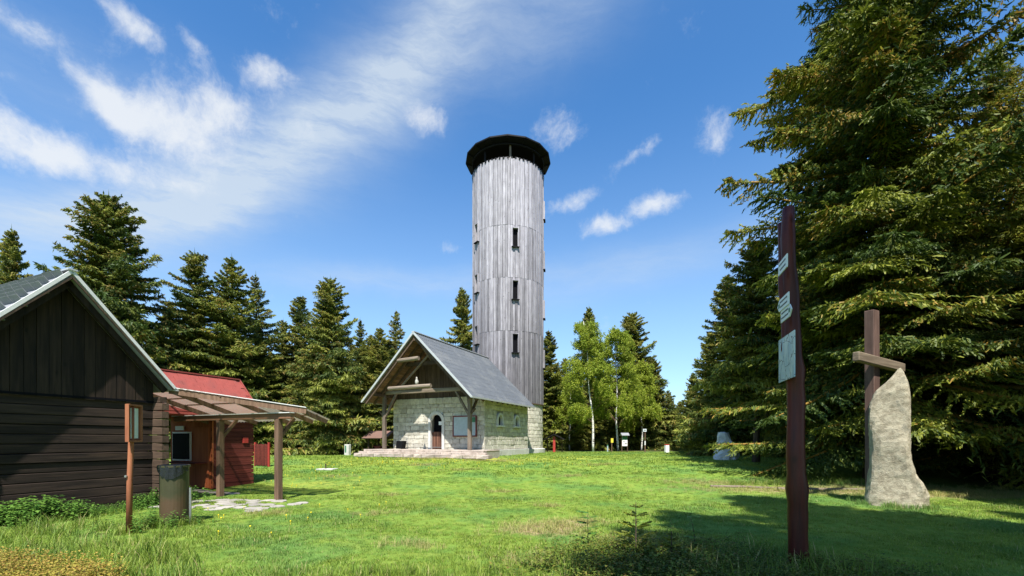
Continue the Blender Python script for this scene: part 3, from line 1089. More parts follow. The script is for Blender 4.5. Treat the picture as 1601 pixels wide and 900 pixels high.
MB().beam((-3, .30, CE - .03), (OV + .02, .30, CE - .03), .1, .07).build('gutter', M['metal'], cabin)

# ------------------------------------------------------------------ red hut
RO = CO + cn * (-1.5) + cw * 2.52
RO.z = .08
hut = thing('red_hut', 'small red plank hut with red shingle roof behind the terrace canopy', 'hut', RO, CR)
# local: x out of its right side, y away; front wall at y=0 from x=-2.1..0
HWD, HDP = 2.1, 1.45
rpm = UNIT.mesh('plank', .05); rpm.materials.append(M['red_wood'])
opm = UNIT.mesh('plank', .03); opm.materials.append(M['orange_wood'])
rc = MB().box((-HWD / 2, HDP / 2, 1.17), (HWD - .1, HDP - .1, 2.34)).build('hut_core', M['maroon'], hut)
for i in range(17):
    z = .07 + i * .14
    inst('plank', rpm, rc, (-.03, HDP / 2, z), (.05 + .01 * (i % 2), HDP, .132))
for i in range(10):
    x = -HWD + .11 + i * .21
    inst('plank', opm, rc, (x, .025, 1.17), (.2, .05, 2.34))
HA, HE, HEH = 3.72, 2.33, 1.25
hs = (HA - HE) / HEH
for sg in (-1, 1):
    n_ = Vector((sg * hs, 0, 1)).normalized()
    a = Vector((-HWD / 2, 0, HA)); b = Vector((-HWD / 2 + sg * HEH, 0, HE))
    a0 = a - Vector((0, 0, .12)); b0 = b - n_ * .08
    sl = MB().ext([(a.x, a.z), (b.x, b.z), (b0.x, b0.z), (a0.x, a0.z)], 'y', -2.2, HDP + .2).build('roof_slope', M['redroof'], hut)
    d = (b - a); Ls = d.length; d.normalize()
    shm = UNIT.mesh('shingle', 0); shm.materials.append(M['redroof'])
    basis = Matrix((Vector((0, -1, 0)) * sg, d, n_)).transposed()
    if sg > 0:
        for row in range(9):
            for k in range(11):
                y = -1.95 + k * .33 + .16 * (row % 2)
                c = a + d * (.14 + row * .19) + n_ * (.014 + .004 * ((row + k) % 2)) + Vector((0, y, 0))
                o = inst('shingle', shm, sl, c, (.322, .2, .012))
                o.rotation_euler = (basis @ Matrix.Rotation(R(-2.5), 3, 'X')).to_euler()
        MB().beam(a + Vector((0, HDP + .22, 0)), b + Vector((0, HDP + .22, 0)), .04, .11, n_).build('barge_board', M['redroof'], hut)
MB().beam((-HWD / 2, -2.2, HA + .02), (-HWD / 2, HDP + .22, HA + .02), .16, .04).build('ridge_cap', M['redroof'], hut)
MB().ext([(-HWD, 2.34), (0, 2.34), (-HWD / 2, HA - .16)], 'y', HDP - .1, HDP).build('gable', M['red_wood'], hut)
MB().ext([(-HWD, 2.34), (0, 2.34), (-HWD / 2, HA - .16)], 'y', .02, .1).build('gable', M['orange_wood'], hut)
sv = MB().box((-1.45, -.03, 1.35), (.92, .05, .95)).build('serving_hatch', M['white'], hut)
MB().box((-1.45, -.06, 1.35), (.82, .03, .85)).build('pane', M['black'], sv)
MB().box((-1.1, -.2, .82), (1.75, .36, .04)).build('shelf', M['red_wood'], hut)
MB().box((-1.55, -.04, 1.95), (.42, .03, .14)).build('white_sign', M['white'], hut)
MB().box((.02, HDP - .32, 1.55), (.03, .2, .2)).build('vent', M['redpaint'], hut, .005)
MB().box((-.5, -.015, 1.0), (.75, .02, 1.95)).build('door', M['orange_wood'], hut)

# red slatted fence behind the hut
fpx = Vector((-12.05, 21.0, 0)); fdir = Vector((.93, -.36, 0))
fo = fpx + fdir * 0
fence = thing('slatted_fence', 'short red slatted fence beyond the red hut', 'fence', (fo.x, fo.y, G(fo.x, fo.y)), math.atan2(fdir.y, fdir.x))
slm = UNIT.mesh('slat', .05); slm.materials.append(M['red_wood'])
for i in range(10):
    inst('slat', slm, fence, (i * .085, 0, .53 + .01 * (i % 3)), (.06, .025, 1.0))
for z in (.25, .85):
    MB().box((.385, .035, z), (.86, .03, .07)).build('rail', M['maroon'], fence)
for x in (-.04, .83):
    MB().box((x, .04, .55), (.07, .07, 1.14)).build('post', M['redpaint'], fence)

# ------------------------------------------------------------------ terrace canopy
can = thing('terrace_canopy', 'timber terrace canopy with pale sheet roof between log cabin and red hut', 'canopy', CO, CR)
BW = 1.69


def cz(y): return 2.90 - (y - .28) * .31


# posts: base pixels measured; local (x,y)
for (x, y) in ((.10, BW), (2.42, BW)):
    p = CO + cn * x + cw * y
    gz_ = G(p.x, p.y) - .02
    MB().box((x, y, (gz_ + 2.20) / 2), (.15, .15, 2.20 - gz_)).build('post', M['post'], can, .008)
    MB().beam((x, y + .06, 1.72), (x, y + .5, 2.24), .08, .08).build('brace', M['post'], can)
MB().box((.5, BW, 2.275), (4.85, .12, .145)).build('front_beam', M['beam'], can, .008)
MB().box((.5, BW - .035, 2.362), (4.9, .16, .022)).build('beam_flashing', M['paleedge'], can)
P0 = (OV + .05, .31); P1 = (3.2, 1.9)
YF = 2.75


def edge_y(x):
    return P0[1] if x < P0[0] else P0[1] + (P1[1] - P0[1]) * (x - P0[0]) / (P1[0] - P0[0])


# corrugated sheet: strips running down the slope
vs, fs = [], []
NX = 150
xs = np.linspace(-1.9, 3.2, NX)
for i, x in enumerate(xs):
    y0 = edge_y(x) + .01
    hgt = .018 * math.cos(i * math.pi / 2) + .075
    for y in (y0, YF):
        vs.append((x, y, cz(y) + hgt))
for i in range(NX - 1):
    fs.append((2 * i, 2 * i + 2, 2 * i + 3, 2 * i + 1))
MB().add(vs, fs).build('corrugated_sheet', M['canopy'], can, smooth=True)
for x in (-1.7, -.86, .29, 1.62, 2.56, 3.1):
    y0 = edge_y(x) + .04
    MB().beam((x, y0, cz(y0)), (x, YF - .05, cz(YF - .05)), .07, .11).build('rafter', M['post'], can)
for y in (.85, 1.3, 2.3):
    x1 = P0[0] + (y - P0[1]) / (P1[1] - P0[1]) * (P1[0] - P0[0]) - .05
    MB().beam((-1.85, y, cz(y) + .055), (min(x1, 3.15), y, cz(y) + .055), .06, .03).build('batten', M['post'], can)
e0 = Vector((P0[0] - .25, P0[1] - .06, cz(P0[1]) + .015)); e1 = Vector((P1[0], P1[1], cz(P1[1]) + .015))
MB().beam(e0, e1, .04, .15).build('edge_board', M['post'], can)
up_ = Vector((0, 0, .095))
MB().beam(e0 + up_, e1 + up_, .09, .02).build('edge_flashing', M['paleedge'], can)

# ------------------------------------------------------------------ terrace paving
pav = thing('terrace_paving', 'patch of worn pale flagstones under the terrace canopy', 'paving', (0, 0, 0), 0)
fm = []
for i in range(5):
    rr_ = random.Random(60 + i)
    n = rr_.choice((5, 6, 6, 7))
    pts = [(.5 * rr_.uniform(.8, 1.1) * math.cos(2 * math.pi * k / n + rr_.uniform(-.2, .2)), .5 * rr_.uniform(.8, 1.1) * math.sin(2 * math.pi * k / n + rr_.uniform(-.2, .2))) for k in range(n)]
    me = MB().ext(pts, 'z', -.06, .03).mesh('flagstone', .01); me.materials.append(M['flag'])
    fm.append(me)
r = random.Random(8)
spots = []
for gi in range(9):
    for gj in range(5):
        lx = .15 + gi * .36 + r.uniform(-.08, .08)
        ly = -.1 + gj * .36 + r.uniform(-.08, .08) + .30 * (lx - 1.2) * .55
        if r.random() < .22: continue
        p = CO + cn * (lx + .35) + cw * (ly)
        spots.append((p.x, p.y, .42))
for gi in range(9):
    p = RO + cn * (-1.9 + gi * .42) + cw * (-.35 + r.uniform(-.05, .05))
    spots.append((p.x, p.y, .46))
for (x, y, sz) in spots:
    inst('flagstone', fm[r.randrange(5)], pav, (x, y, G(x, y) - .003), (sz * r.uniform(.9, 1.2), sz * r.uniform(.8, 1.1), .7), (0, 0, r.uniform(0, 6)))

# ------------------------------------------------------------------ litter bin
bx, by = -6.56, 8.7
lb = thing('litter_bin', 'scratched olive metal litter bin with black bag beside the log cabin', 'litter bin', (bx, by, G(bx, by)), R(20))
H = 1.13
MB().lathe([(.0, 0.02), (.23, .02), (.235, .05), (.235, H), (.222, H), (.222, .06)], 28).build('bin_body', M['bin'], lb, smooth=False)
MB().lathe([(.235, H - .03), (.26, H - .02), (.26, H + .015), (.225, H + .02)], 28).build('rim', M['bin'], lb)
# bag folded over the front rim
vs, fs = [], []
NA = 26
for j in range(5):
    for i in range(NA):
        a = R(-175) + R(170) * i / (NA - 1)
        tt = i / (NA - 1)
        depth = (.10 + .16 * math.sin(math.pi * tt) ** 2) * j / 4
        rad = .256 + .008 * math.sin(i * 2.1 + j) + .01 * math.sin(i * 4.7)
        vs.append((rad * math.cos(a), rad * math.sin(a), H + .02 - depth))
for j in range(4):
    for i in range(NA - 1):
        k = j * NA + i
        fs.append((k, k + 1, k + NA + 1, k + NA))
MB().add(vs, fs).build('bag', M['bag'], lb, smooth=True)
MB().lathe([(.001, H - .16), (.12, H - .12), (.215, H - .005), (.245, H + .025), (.255, H + .018)], 24).build('bag_inside', M['bag'], lb, smooth=True)
MB().box((.262, 0, .35), (.03, .05, .7)).build('hinge_strap', M['steel'], lb)

# ------------------------------------------------------------------ notice post
nx_, ny_ = -6.82, 7.97
npst = thing('notice_post', 'thin red brown wooden post carrying a small open notice case', 'notice post', (nx_, ny_, G(nx_, ny_)), R(0))
MB().tube([(0, 0, -.05), (.015, 0, .9), (.045, 0, 1.8), (.05, 0, 2.26)], [.048, .045, .042, .04], 10).build('pole', M['notice_wood'], npst, smooth=True)
cs = bpy.data.objects.new('x', None)
bpy.data.objects.remove(cs)
qa = R(99)
rotm = Matrix.Rotation(qa, 3, 'Z')
cc = Vector((.065, .02, 1.96))


def cbox(c, s, name, mat, par):
    mb = MB().box((0, 0, 0), s, rotm)
    v = rotm @ Vector(c) + cc
    mb.v = [(p[0] + v.x, p[1] + v.y, p[2] + v.z) for p in mb.v]
    return mb.build(name, mat, par)


case = cbox((0, .02, 0), (.34, .02, .64), 'case_back', M['notice_wood'], npst)
for sx in (-.17, .17):
    cbox((sx, -.01, 0), (.03, .06, .66), 'case_side', M['notice_wood'], case)
for sz in (-.32, .32):
    cbox((0, -.01, sz), (.31, .06, .03), 'case_rail', M['notice_wood'], case)
cbox((.03, 0.004, 0), (.2, .006, .54), 'paper', M['white'], case)
MB().tube([(-.0, -.045, 1.02), (.0, -.075, 1.02)], .02, 8).build('bolt', M['steel'], npst)

# ------------------------------------------------------------------ signpost of two red poles
sx, sy = 3.62, 5.62
sp = thing('trail_signpost', 'tall crooked double pole signpost stained dark red with pale trail signs', 'signpost', (sx, sy, G(sx, sy)), 0)


def crooked(p0, p1, r0, r1, seed, name):
    r = random.Random(seed)
    pts, rad = [], []
    n = 26
    for i in range(n):
        t = i / (n - 1)
        b = .022 * math.sin(t * 9 + seed) + .012 * math.sin(t * 23 + seed)
        pts.append((p0[0] + (p1[0] - p0[0]) * t + b, p0[1] + (p1[1] - p0[1]) * t + .6 * b, p0[2] + (p1[2] - p0[2]) * t))
        rad.append((r0 + (r1 - r0) * t) * (1 + .05 * math.sin(i * 1.7) + r.uniform(-.03, .03) + (.28 if i in (6, 14) else 0)))
    return MB().tube(pts, rad, 16).build(name, M['redpole'], sp, smooth=True)


crooked((0, 0, -.1), (-.13, .03, 4.55), .118, .075, 3, 'pole')
crooked((-.01, .05, .7), (-.17, .13, 4.42), .05, .055, 5, 'branch_pole')
sd = Vector((-.27, -.963, 0)).normalized()            # along a sign, towards the viewer
snrm = Vector((-.963, .27, 0))


def sign(name, near_px, z, wdt, ht, mat, point=0, tilt=0.0, lines=2):
    rr = (near_px - 800) / 700
    yn = 5.25
    xn = rr * yn
    o = Vector((xn - sx, yn - sy, z - G(sx, sy)))
    a = -sd
    up = Vector((0, 0, 1))
    if point == 1: poly = [(0, -ht / 2), (wdt, -ht / 2), (wdt + .07, 0), (wdt, ht / 2), (0, ht / 2)]
    elif point == -1: poly = [(-.07, 0), (0, -ht / 2), (wdt, -ht / 2), (wdt, ht / 2), (0, ht / 2)]
    else: poly = [(0, -ht / 2), (wdt, -ht / 2), (wdt, ht / 2), (0, ht / 2)]
    vs = [o + a * u + up * v + snrm * k for k in (0, .012) for u, v in poly]
    n = len(poly)
    fs = [tuple(range(n)), tuple(range(2 * n - 1, n - 1, -1))] + [(i, (i + 1) % n, n + (i + 1) % n, n + i) for i in range(n)]
    so = MB().add(vs, fs).build(name, mat, sp)
    for i in range(lines):
        v = ht * (.22 - .4 * i)
        r2 = random.Random(i + int(z * 100))
        u = .05
        while u < wdt * .8:
            du = r2.uniform(.02, .06)
            c = o + a * (u + du / 2) + up * v + snrm * .0135
            MB().beam(c - a * du / 2, c + a * du / 2, .018, .003, snrm).build('lettering', M['ink'], so)
            u += du + .015
    if point:
        u = wdt if point == 1 else 0.0
        c = o + a * u + snrm * .0135
        MB().beam(c - a * .025, c + a * .025, .05, .003, snrm).build('trail_mark', M['green'], so)
    return so


def zpx(py, Y): return EYE + (687 - py) / 700 * Y


sign('name_plate', 1231.5, zpx(406, 5.25), .33, .155, M['signwhite'], 0, lines=2)
sign('arrow_sign', 1234, zpx(465, 5.25), .36, .145, M['signwhite'], 1)
sign('arrow_sign', 1235.5, zpx(484.5, 5.25), .33, .145, M['signwhite'], -1)
mpb_ = sign('trail_map', 1243, zpx(552, 5.25), .60, .55, M['trailmap'], 0, lines=0)

# ------------------------------------------------------------------ standing stone and wooden cross
tx, ty = 9.56, 11.25
st = MB()
prof = [  # (height, left, right, depth)
    (-.15, -.62, .80, .55), (.15, -.62, .78, .55), (.45, -.58, .72, .52), (.75, -.56, .52, .5), (1.1, -.55, .44, .47), (1.6, -.56, .42, .45), (2.1, -.56, .40, .42),
    (2.55, -.53, .40, .38), (2.85, -.40, .38, .34), (3.05, -.2, .34, .28), (3.25, .02, .28, .18), (3.42, .12, .2, .06)]
NS = 26
r = random.Random(5)
vs, fs = [], []
# resample heights
hs_ = np.linspace(-.15, 3.42, 34)
pa = np.array(prof)
for hi, h in enumerate(hs_):
    l, rr_, dp = (np.interp(h, pa[:, 0], pa[:, j]) for j in (1, 2, 3))
    for k in range(NS):
        a = 2 * math.pi * k / NS
        ca, sa = math.cos(a), math.sin(a)
        e = .42
        x = (l + rr_) / 2 + (rr_ - l) / 2 * math.copysign(abs(ca) ** e, ca)
        y = dp * math.copysign(abs(sa) ** e, sa)
        f = 1 + .05 * math.sin(h * 3.1 + a * 2) + .03 * math.sin(h * 4.2 + a * 4 + 1) + r.uniform(-.022, .022)
        vs.append((x * f if abs(x) > .2 else x, y * f, h + r.uniform(-.02, .02)))
for i in range(len(hs_) - 1):
    for k in range(NS):
        fs.append((i * NS + k, i * NS + (k + 1) % NS, (i + 1) * NS + (k + 1) % NS, (i + 1) * NS + k))
fs.append(tuple(range((len(hs_) - 1) * NS, len(hs_) * NS)))
so_ = MB().add(vs, fs).build('standing_stone', M['granite'], None, smooth=False)
so_.location = (tx, ty, G(tx, ty))
so_.rotation_euler = (0, 0, R(-38))
so_.scale = (.84, .85, 1)
tag(so_, 'tall rough granite standing stone in front of the wooden cross', 'stone')
kx, ky = .806 * 11.75, 11.75
cr = thing('wooden_cross', 'tall brown timber cross rising behind the standing stone', 'cross', (kx, ky, G(kx, ky)), 0)
bd = Vector((.88, .47, 0)).normalized(); bn = Vector((.47, -.88, 0))
ch = zpx(486, 11.75)
cb = MB()
b0 = Vector((0, 0, -.1)); b1 = Vector((-.03, 0, ch - G(kx, ky)))
cb.beam(b0, b1, .30, .22, tuple(bn))
cb.build('upright', M['crosswood'], cr, .012)
cb = MB()
zc = zpx(568, 11.75) - G(kx, ky)
pts = [bd * u + Vector((0, 0, zc - .045 * u)) + bn * .16 for u in (-1.22, -.6, 0, .6, 1.2)]
mbx = MB()
for p, q in zip(pts[:-1], pts[1:]):
    pass
mbx.beam(pts[0], pts[-1], .16, .23)
mbx.build('crossbar', M['crossbar'], cr, .02)
MB().box((-.16, -.2, 2.1), (.28, .02, .4), Matrix.Rotation(R(62), 3, 'Z')).build('plaque', M['white'], cr)

# ------------------------------------------------------------------ small things at the back of the meadow
def atpx(px, Y): return ((px - 800) / 700 * Y, Y)


x, y = atpx(866, 37.5)
o = thing('wayside_shelter', 'tiny dark pitched roof on a red post right of the tower', 'shelter', (x, y, G(x, y)), R(-10))
MB().box((0, 0, .65), (.2, .2, 1.35)).build('post', M['redpaint'], o, .01)
MB().box((.62, .5, .55), (.1, .1, 1.15)).build('rear_post', M['hdark'], o)
MB().box((-.62, .5, .55), (.1, .1, 1.15)).build('rear_post', M['hdark'], o)
for sg in (-1, 1):
    MB().beam((0, .25, 1.52), (sg * .86, .25, 1.06), 1.2, .07).build('roof_slope', M['capdeep'], o)
MB().box((0, .25, 1.08), (1.4, .1, .09)).build('cross_beam', M['hdark'], o)
x, y = atpx(597, 31)
o = thing('picnic_shelter', 'small brown roofed table shelter left of the stone house', 'shelter', (x, y, G(x, y)), R(-25))
for sxx in (-.75, .75):
    for syy in (-.5, .5):
        MB().box((sxx, syy, .55), (.09, .09, 1.1)).build('post', M['hdark'], o)
for sg in (-1, 1):
    MB().beam((0, 0, 1.62), (0, sg * .85, 1.12), 2.1, .06, (0, 0, 1)).build('roof_slope', M['brownroof'], o)
MB().box((0, 0, .58), (1.3, .6, .05)).build('table_top', M['maroon'], o)
MB().box((-.2, 0, .28), (.5, .5, .56)).build('table_base', M['maroon'], o)
x, y = atpx(543, 30.2)
o = thing('marker_cabinet', 'small pale grey box with green stripe left of the house steps', 'cabinet', (x, y, G(x, y)), R(-20))
MB().box((0, 0, .36), (.36, .26, .74)).build('body', M['plinth'], o, .02)
MB().box((-.06, -.135, .42), (.1, .012, .46)).build('stripe', M['green'], o)
x, y = atpx(956, 36.8)
o = thing('yellow_sign', 'small yellow sign plate on a thin post before the birch', 'sign', (x, y, G(x, y)), 0)
MB().tube([(0, 0, 0), (0, 0, 1.15)], .035, 8).build('post', M['post'], o)
MB().box((.02, -.04, .95), (.2, .02, .36)).build('plate', M['yellow'], o)
x, y = atpx(949.5, 37)
o = thing('marker_stake', 'short pale grey green stake beside the yellow sign', 'stake', (x, y, G(x, y)), 0)
MB().tube([(0, 0, 0), (0, 0, .5)], [.06, .055], 8).build('stake', M['mapprint'], o)
MB().tube([(0, 0, .5), (0, 0, .58)], [.06, .04], 8).build('cap', M['green'], o)
x, y = atpx(976, 36.6)
o = thing('info_board', 'roofed information board with white sheets standing on two posts', 'notice board', (x, y, G(x, y)), R(8))
for sxx in (-.24, .24):
    MB().box((sxx, 0, .7), (.06, .06, 1.4)).build('post', M['hdark'], o)
MB().box((0, -.03, .92), (.44, .03, .82)).build('board', M['white'], o)
MB().box((0, -.05, 1.18), (.42, .01, .26)).build('green_header', M['green'], o)
MB().box((-.07, -.05, .9), (.12, .01, .05)).build('lettering', M['ink'], o)
MB().box((.08, -.05, .7), (.2, .01, .06)).build('lettering', M['ink'], o)
for sg in (-1, 1):
    MB().beam((0, -.0, 1.58), (0, sg * .26, 1.36), .66, .03).build('roof_slope', M['shingle'], o)
x, y = atpx(1008, 36.2)
o = thing('marker_pole', 'thin red and white pole with white plate on top', 'signpost', (x, y, G(x, y)), 0)
MB().tube([(0, 0, 0), (0, 0, .62)], .045, 8).build('pole', M['post'], o)
MB().tube([(0, 0, .62), (0, 0, .95)], .046, 8).build('white_band', M['white'], o)
MB().tube([(0, 0, .95), (0, 0, 1.75)], .045, 8).build('pole', M['post'], o)
MB().box((-.04, -.05, 1.82), (.28, .03, .22)).build('plate', M['signwhite'], o)
MB().box((-.04, -.068, 1.83), (.18, .006, .06)).build('lettering', M['ink'], o)
x, y = atpx(1042, 35.5)
o = thing('boundary_stone', 'white painted boundary stone with red cap on the meadow edge', 'stone', (x, y, G(x, y)), R(15))
MB().box((0, 0, .29), (.32, .26, .62)).build('body', M['white'], o, .03)
MB().box((0, 0, .63), (.33, .27, .07)).build('red_top', M['redpaint'], o, .02)
# white rock under the spruces
x, y = atpx(1133, 24)
vs, fs = [], []
r = random.Random(3)
for i in range(9):
    t = i / 8
    for k in range(12):
        a = 2 * math.pi * k / 12
        rad = (1 - .62 * t ** 1.5) * (1 + .14 * math.sin(k * 2.1 + i) + r.uniform(-.07, .07))
        vs.append((.88 * rad * math.cos(a) + .12 * math.sin(t * 5), .55 * rad * math.sin(a), 1.72 * t + (r.uniform(-.05, .05) if i else -.1)))
for i in range(8):
    for k in range(12):
        fs.append((i * 12 + k, i * 12 + (k + 1) % 12, (i + 1) * 12 + (k + 1) % 12, (i + 1) * 12 + k))
fs.append(tuple(range(8 * 12, 9 * 12)))
o = MB().add(vs, fs).build('white_rock', M['whitestone'])
o.location = (x, y, G(x, y))
o.scale = (.74, .74, .84)
tag(o, 'white pointed rock half hidden under the spruce branches', 'rock')
o = thing('log_kerb', 'pair of weathered grey logs lying along the sunny path', 'logs', (0, 0, 0), 0)
for (xa, ya, xb, yb, rd) in ((6.6, 14.9, 8.6, 14.4, .05), (8.4, 14.15, 11.2, 13.9, .06)):
    MB().tube([(xa, ya, G(xa, ya) + rd * .6), ((xa + xb) / 2, (ya + yb) / 2 + .05, G((xa + xb) / 2, (ya + yb) / 2) + rd * .7), (xb, yb, G(xb, yb) + rd * .6)], [rd, rd * .9, rd * .7], 8).build('log', M['hpost'], o)
# small concrete slab with stub on the lawn
x, y = atpx(511, 19.5)
o = thing('concrete_slab', 'little concrete slab with a stub pipe in the lawn', 'slab', (x, y, G(x, y)), R(-10))
MB().box((0, 0, .015), (.8, .45, .06)).build('slab', M['plinth'], o, .01)
MB().tube([(-.1, .05, .04), (-.1, .05, .26)], .03, 8).build('stub_pipe', M['bin'], o)

# ------------------------------------------------------------------ vegetation generators
def unitv(a):
    return a / np.maximum(np.linalg.norm(a, axis=-1, keepdims=True), 1e-9)


def spindles(S, E, rad):
    """needle covered twigs as folded lozenges: verts (n*4,3), faces"""
    n = len(S)
    d = unitv(E - S)
    rnd = rng.normal(0, 1, (n, 3)) * .8 + np.array([0, 0, 1.])
    o1 = unitv(np.cross(d, rnd)); o2 = np.cross(d, o1)
    Mid = S + .42 * (E - S)
    r = rad[:, None] * 1.15
    V = np.empty((n, 4, 3))
    V[:, 0] = S
    V[:, 1] = Mid + r * (o1 - .45 * o2)
    V[:, 2] = E
    V[:, 3] = Mid + r * (-o1 - .45 * o2)
    base = (np.arange(n) * 4)[:, None, None]
    Fq = np.array([[0, 1, 2], [0, 2, 3]])[None]
    return V.reshape(-1, 3), (base + Fq).reshape(-1, 3)


def blunt(S, E, rad):
    """blunt needle fingers for the near trees: five vertices, folded along the middle"""
    n = len(S)
    d = unitv(E - S)
    rnd = rng.normal(0, 1, (n, 3)) * .9 + np.array([0, 0, 1.])
    o1 = unitv(np.cross(d, rnd)); o2 = np.cross(d, o1)
    r = rad[:, None]
    V = np.empty((n, 5, 3))
    L = E - S
    V[:, 0] = S
    V[:, 1] = S + .28 * L + r * (o1 - .5 * o2)
    V[:, 2] = S + .93 * L + r * .62 * (o1 - .4 * o2)
    V[:, 3] = E - r * .45 * (o1 + .4 * o2)
    V[:, 4] = S + .34 * L - r * (o1 + .5 * o2)
    base = (np.arange(n) * 5)[:, None, None]
    Fq = np.array([[0, 1, 2], [0, 2, 3], [0, 3, 4]])[None]
    return V.reshape(-1, 3), (base + Fq).reshape(-1, 3)


def spray(rg, ns, nt, hang=.5, tw=.105):
    """one spruce branch of unit length along +x: starts, ends, radii of its twigs"""
    S, E, Rr = [], [], []

    def ax(p):
        return np.array([p, .03 * math.sin(p * 5), -.20 * p + .17 * p * p])
    for side in (-1, 1):
        for i in range(ns):
            p = .10 + .88 * (i + rg.uniform(-.4, .4)) / ns
            p = min(max(p, .05), .97)
            a = R(rg.uniform(42, 68))
            l = (.36 * (1 - p) ** .75 + .07) * rg.uniform(.7, 1.2)
            if p < .25: l *= .75
            d = np.array([math.cos(a), side * math.sin(a), rg.uniform(-.28, .02)])
            o = ax(p)
            for q in np.linspace(.12, 1, nt):
                s = o + d * l * q + np.array([0, 0, -.06 * q * q * l])
                tl = tw * rg.uniform(.65, 1.35) * (1.1 - .3 * q)
                sd_ = rg.choice((-1, 1))
                b = R(rg.uniform(15, 60)) * sd_
                dd = np.array([d[0] * math.cos(b) - d[1] * math.sin(b), d[0] * math.sin(b) + d[1] * math.cos(b), rg.uniform(-hang * 2.4, .25)])
                dd /= np.linalg.norm(dd)
                S.append(s - dd * tl * .3); E.append(s + dd * tl); Rr.append(tl * rg.uniform(.12, .18))
    for i in range(ns * 4):                            # twigs hanging under and standing over the axis
        p = rg.uniform(.15, .98)
        o = ax(p)
        dd = np.array([rg.uniform(-.1, .8), rg.uniform(-.5, .5), rg.choice((-1.2, -1.0, -.8, .35))])
        dd /= np.linalg.norm(dd)
        tl = tw * 1.1 * rg.uniform(.7, 1.5)
        S.append(o - dd * .02); E.append(o + dd * tl); Rr.append(tl * .12)
    o = ax(.93)
    S.append(o); E.append(ax(1.03)); Rr.append(.007)
    return np.array(S), np.array(E), np.array(Rr), np.array([ax(p) for p in (0, .33, .66, .95)])


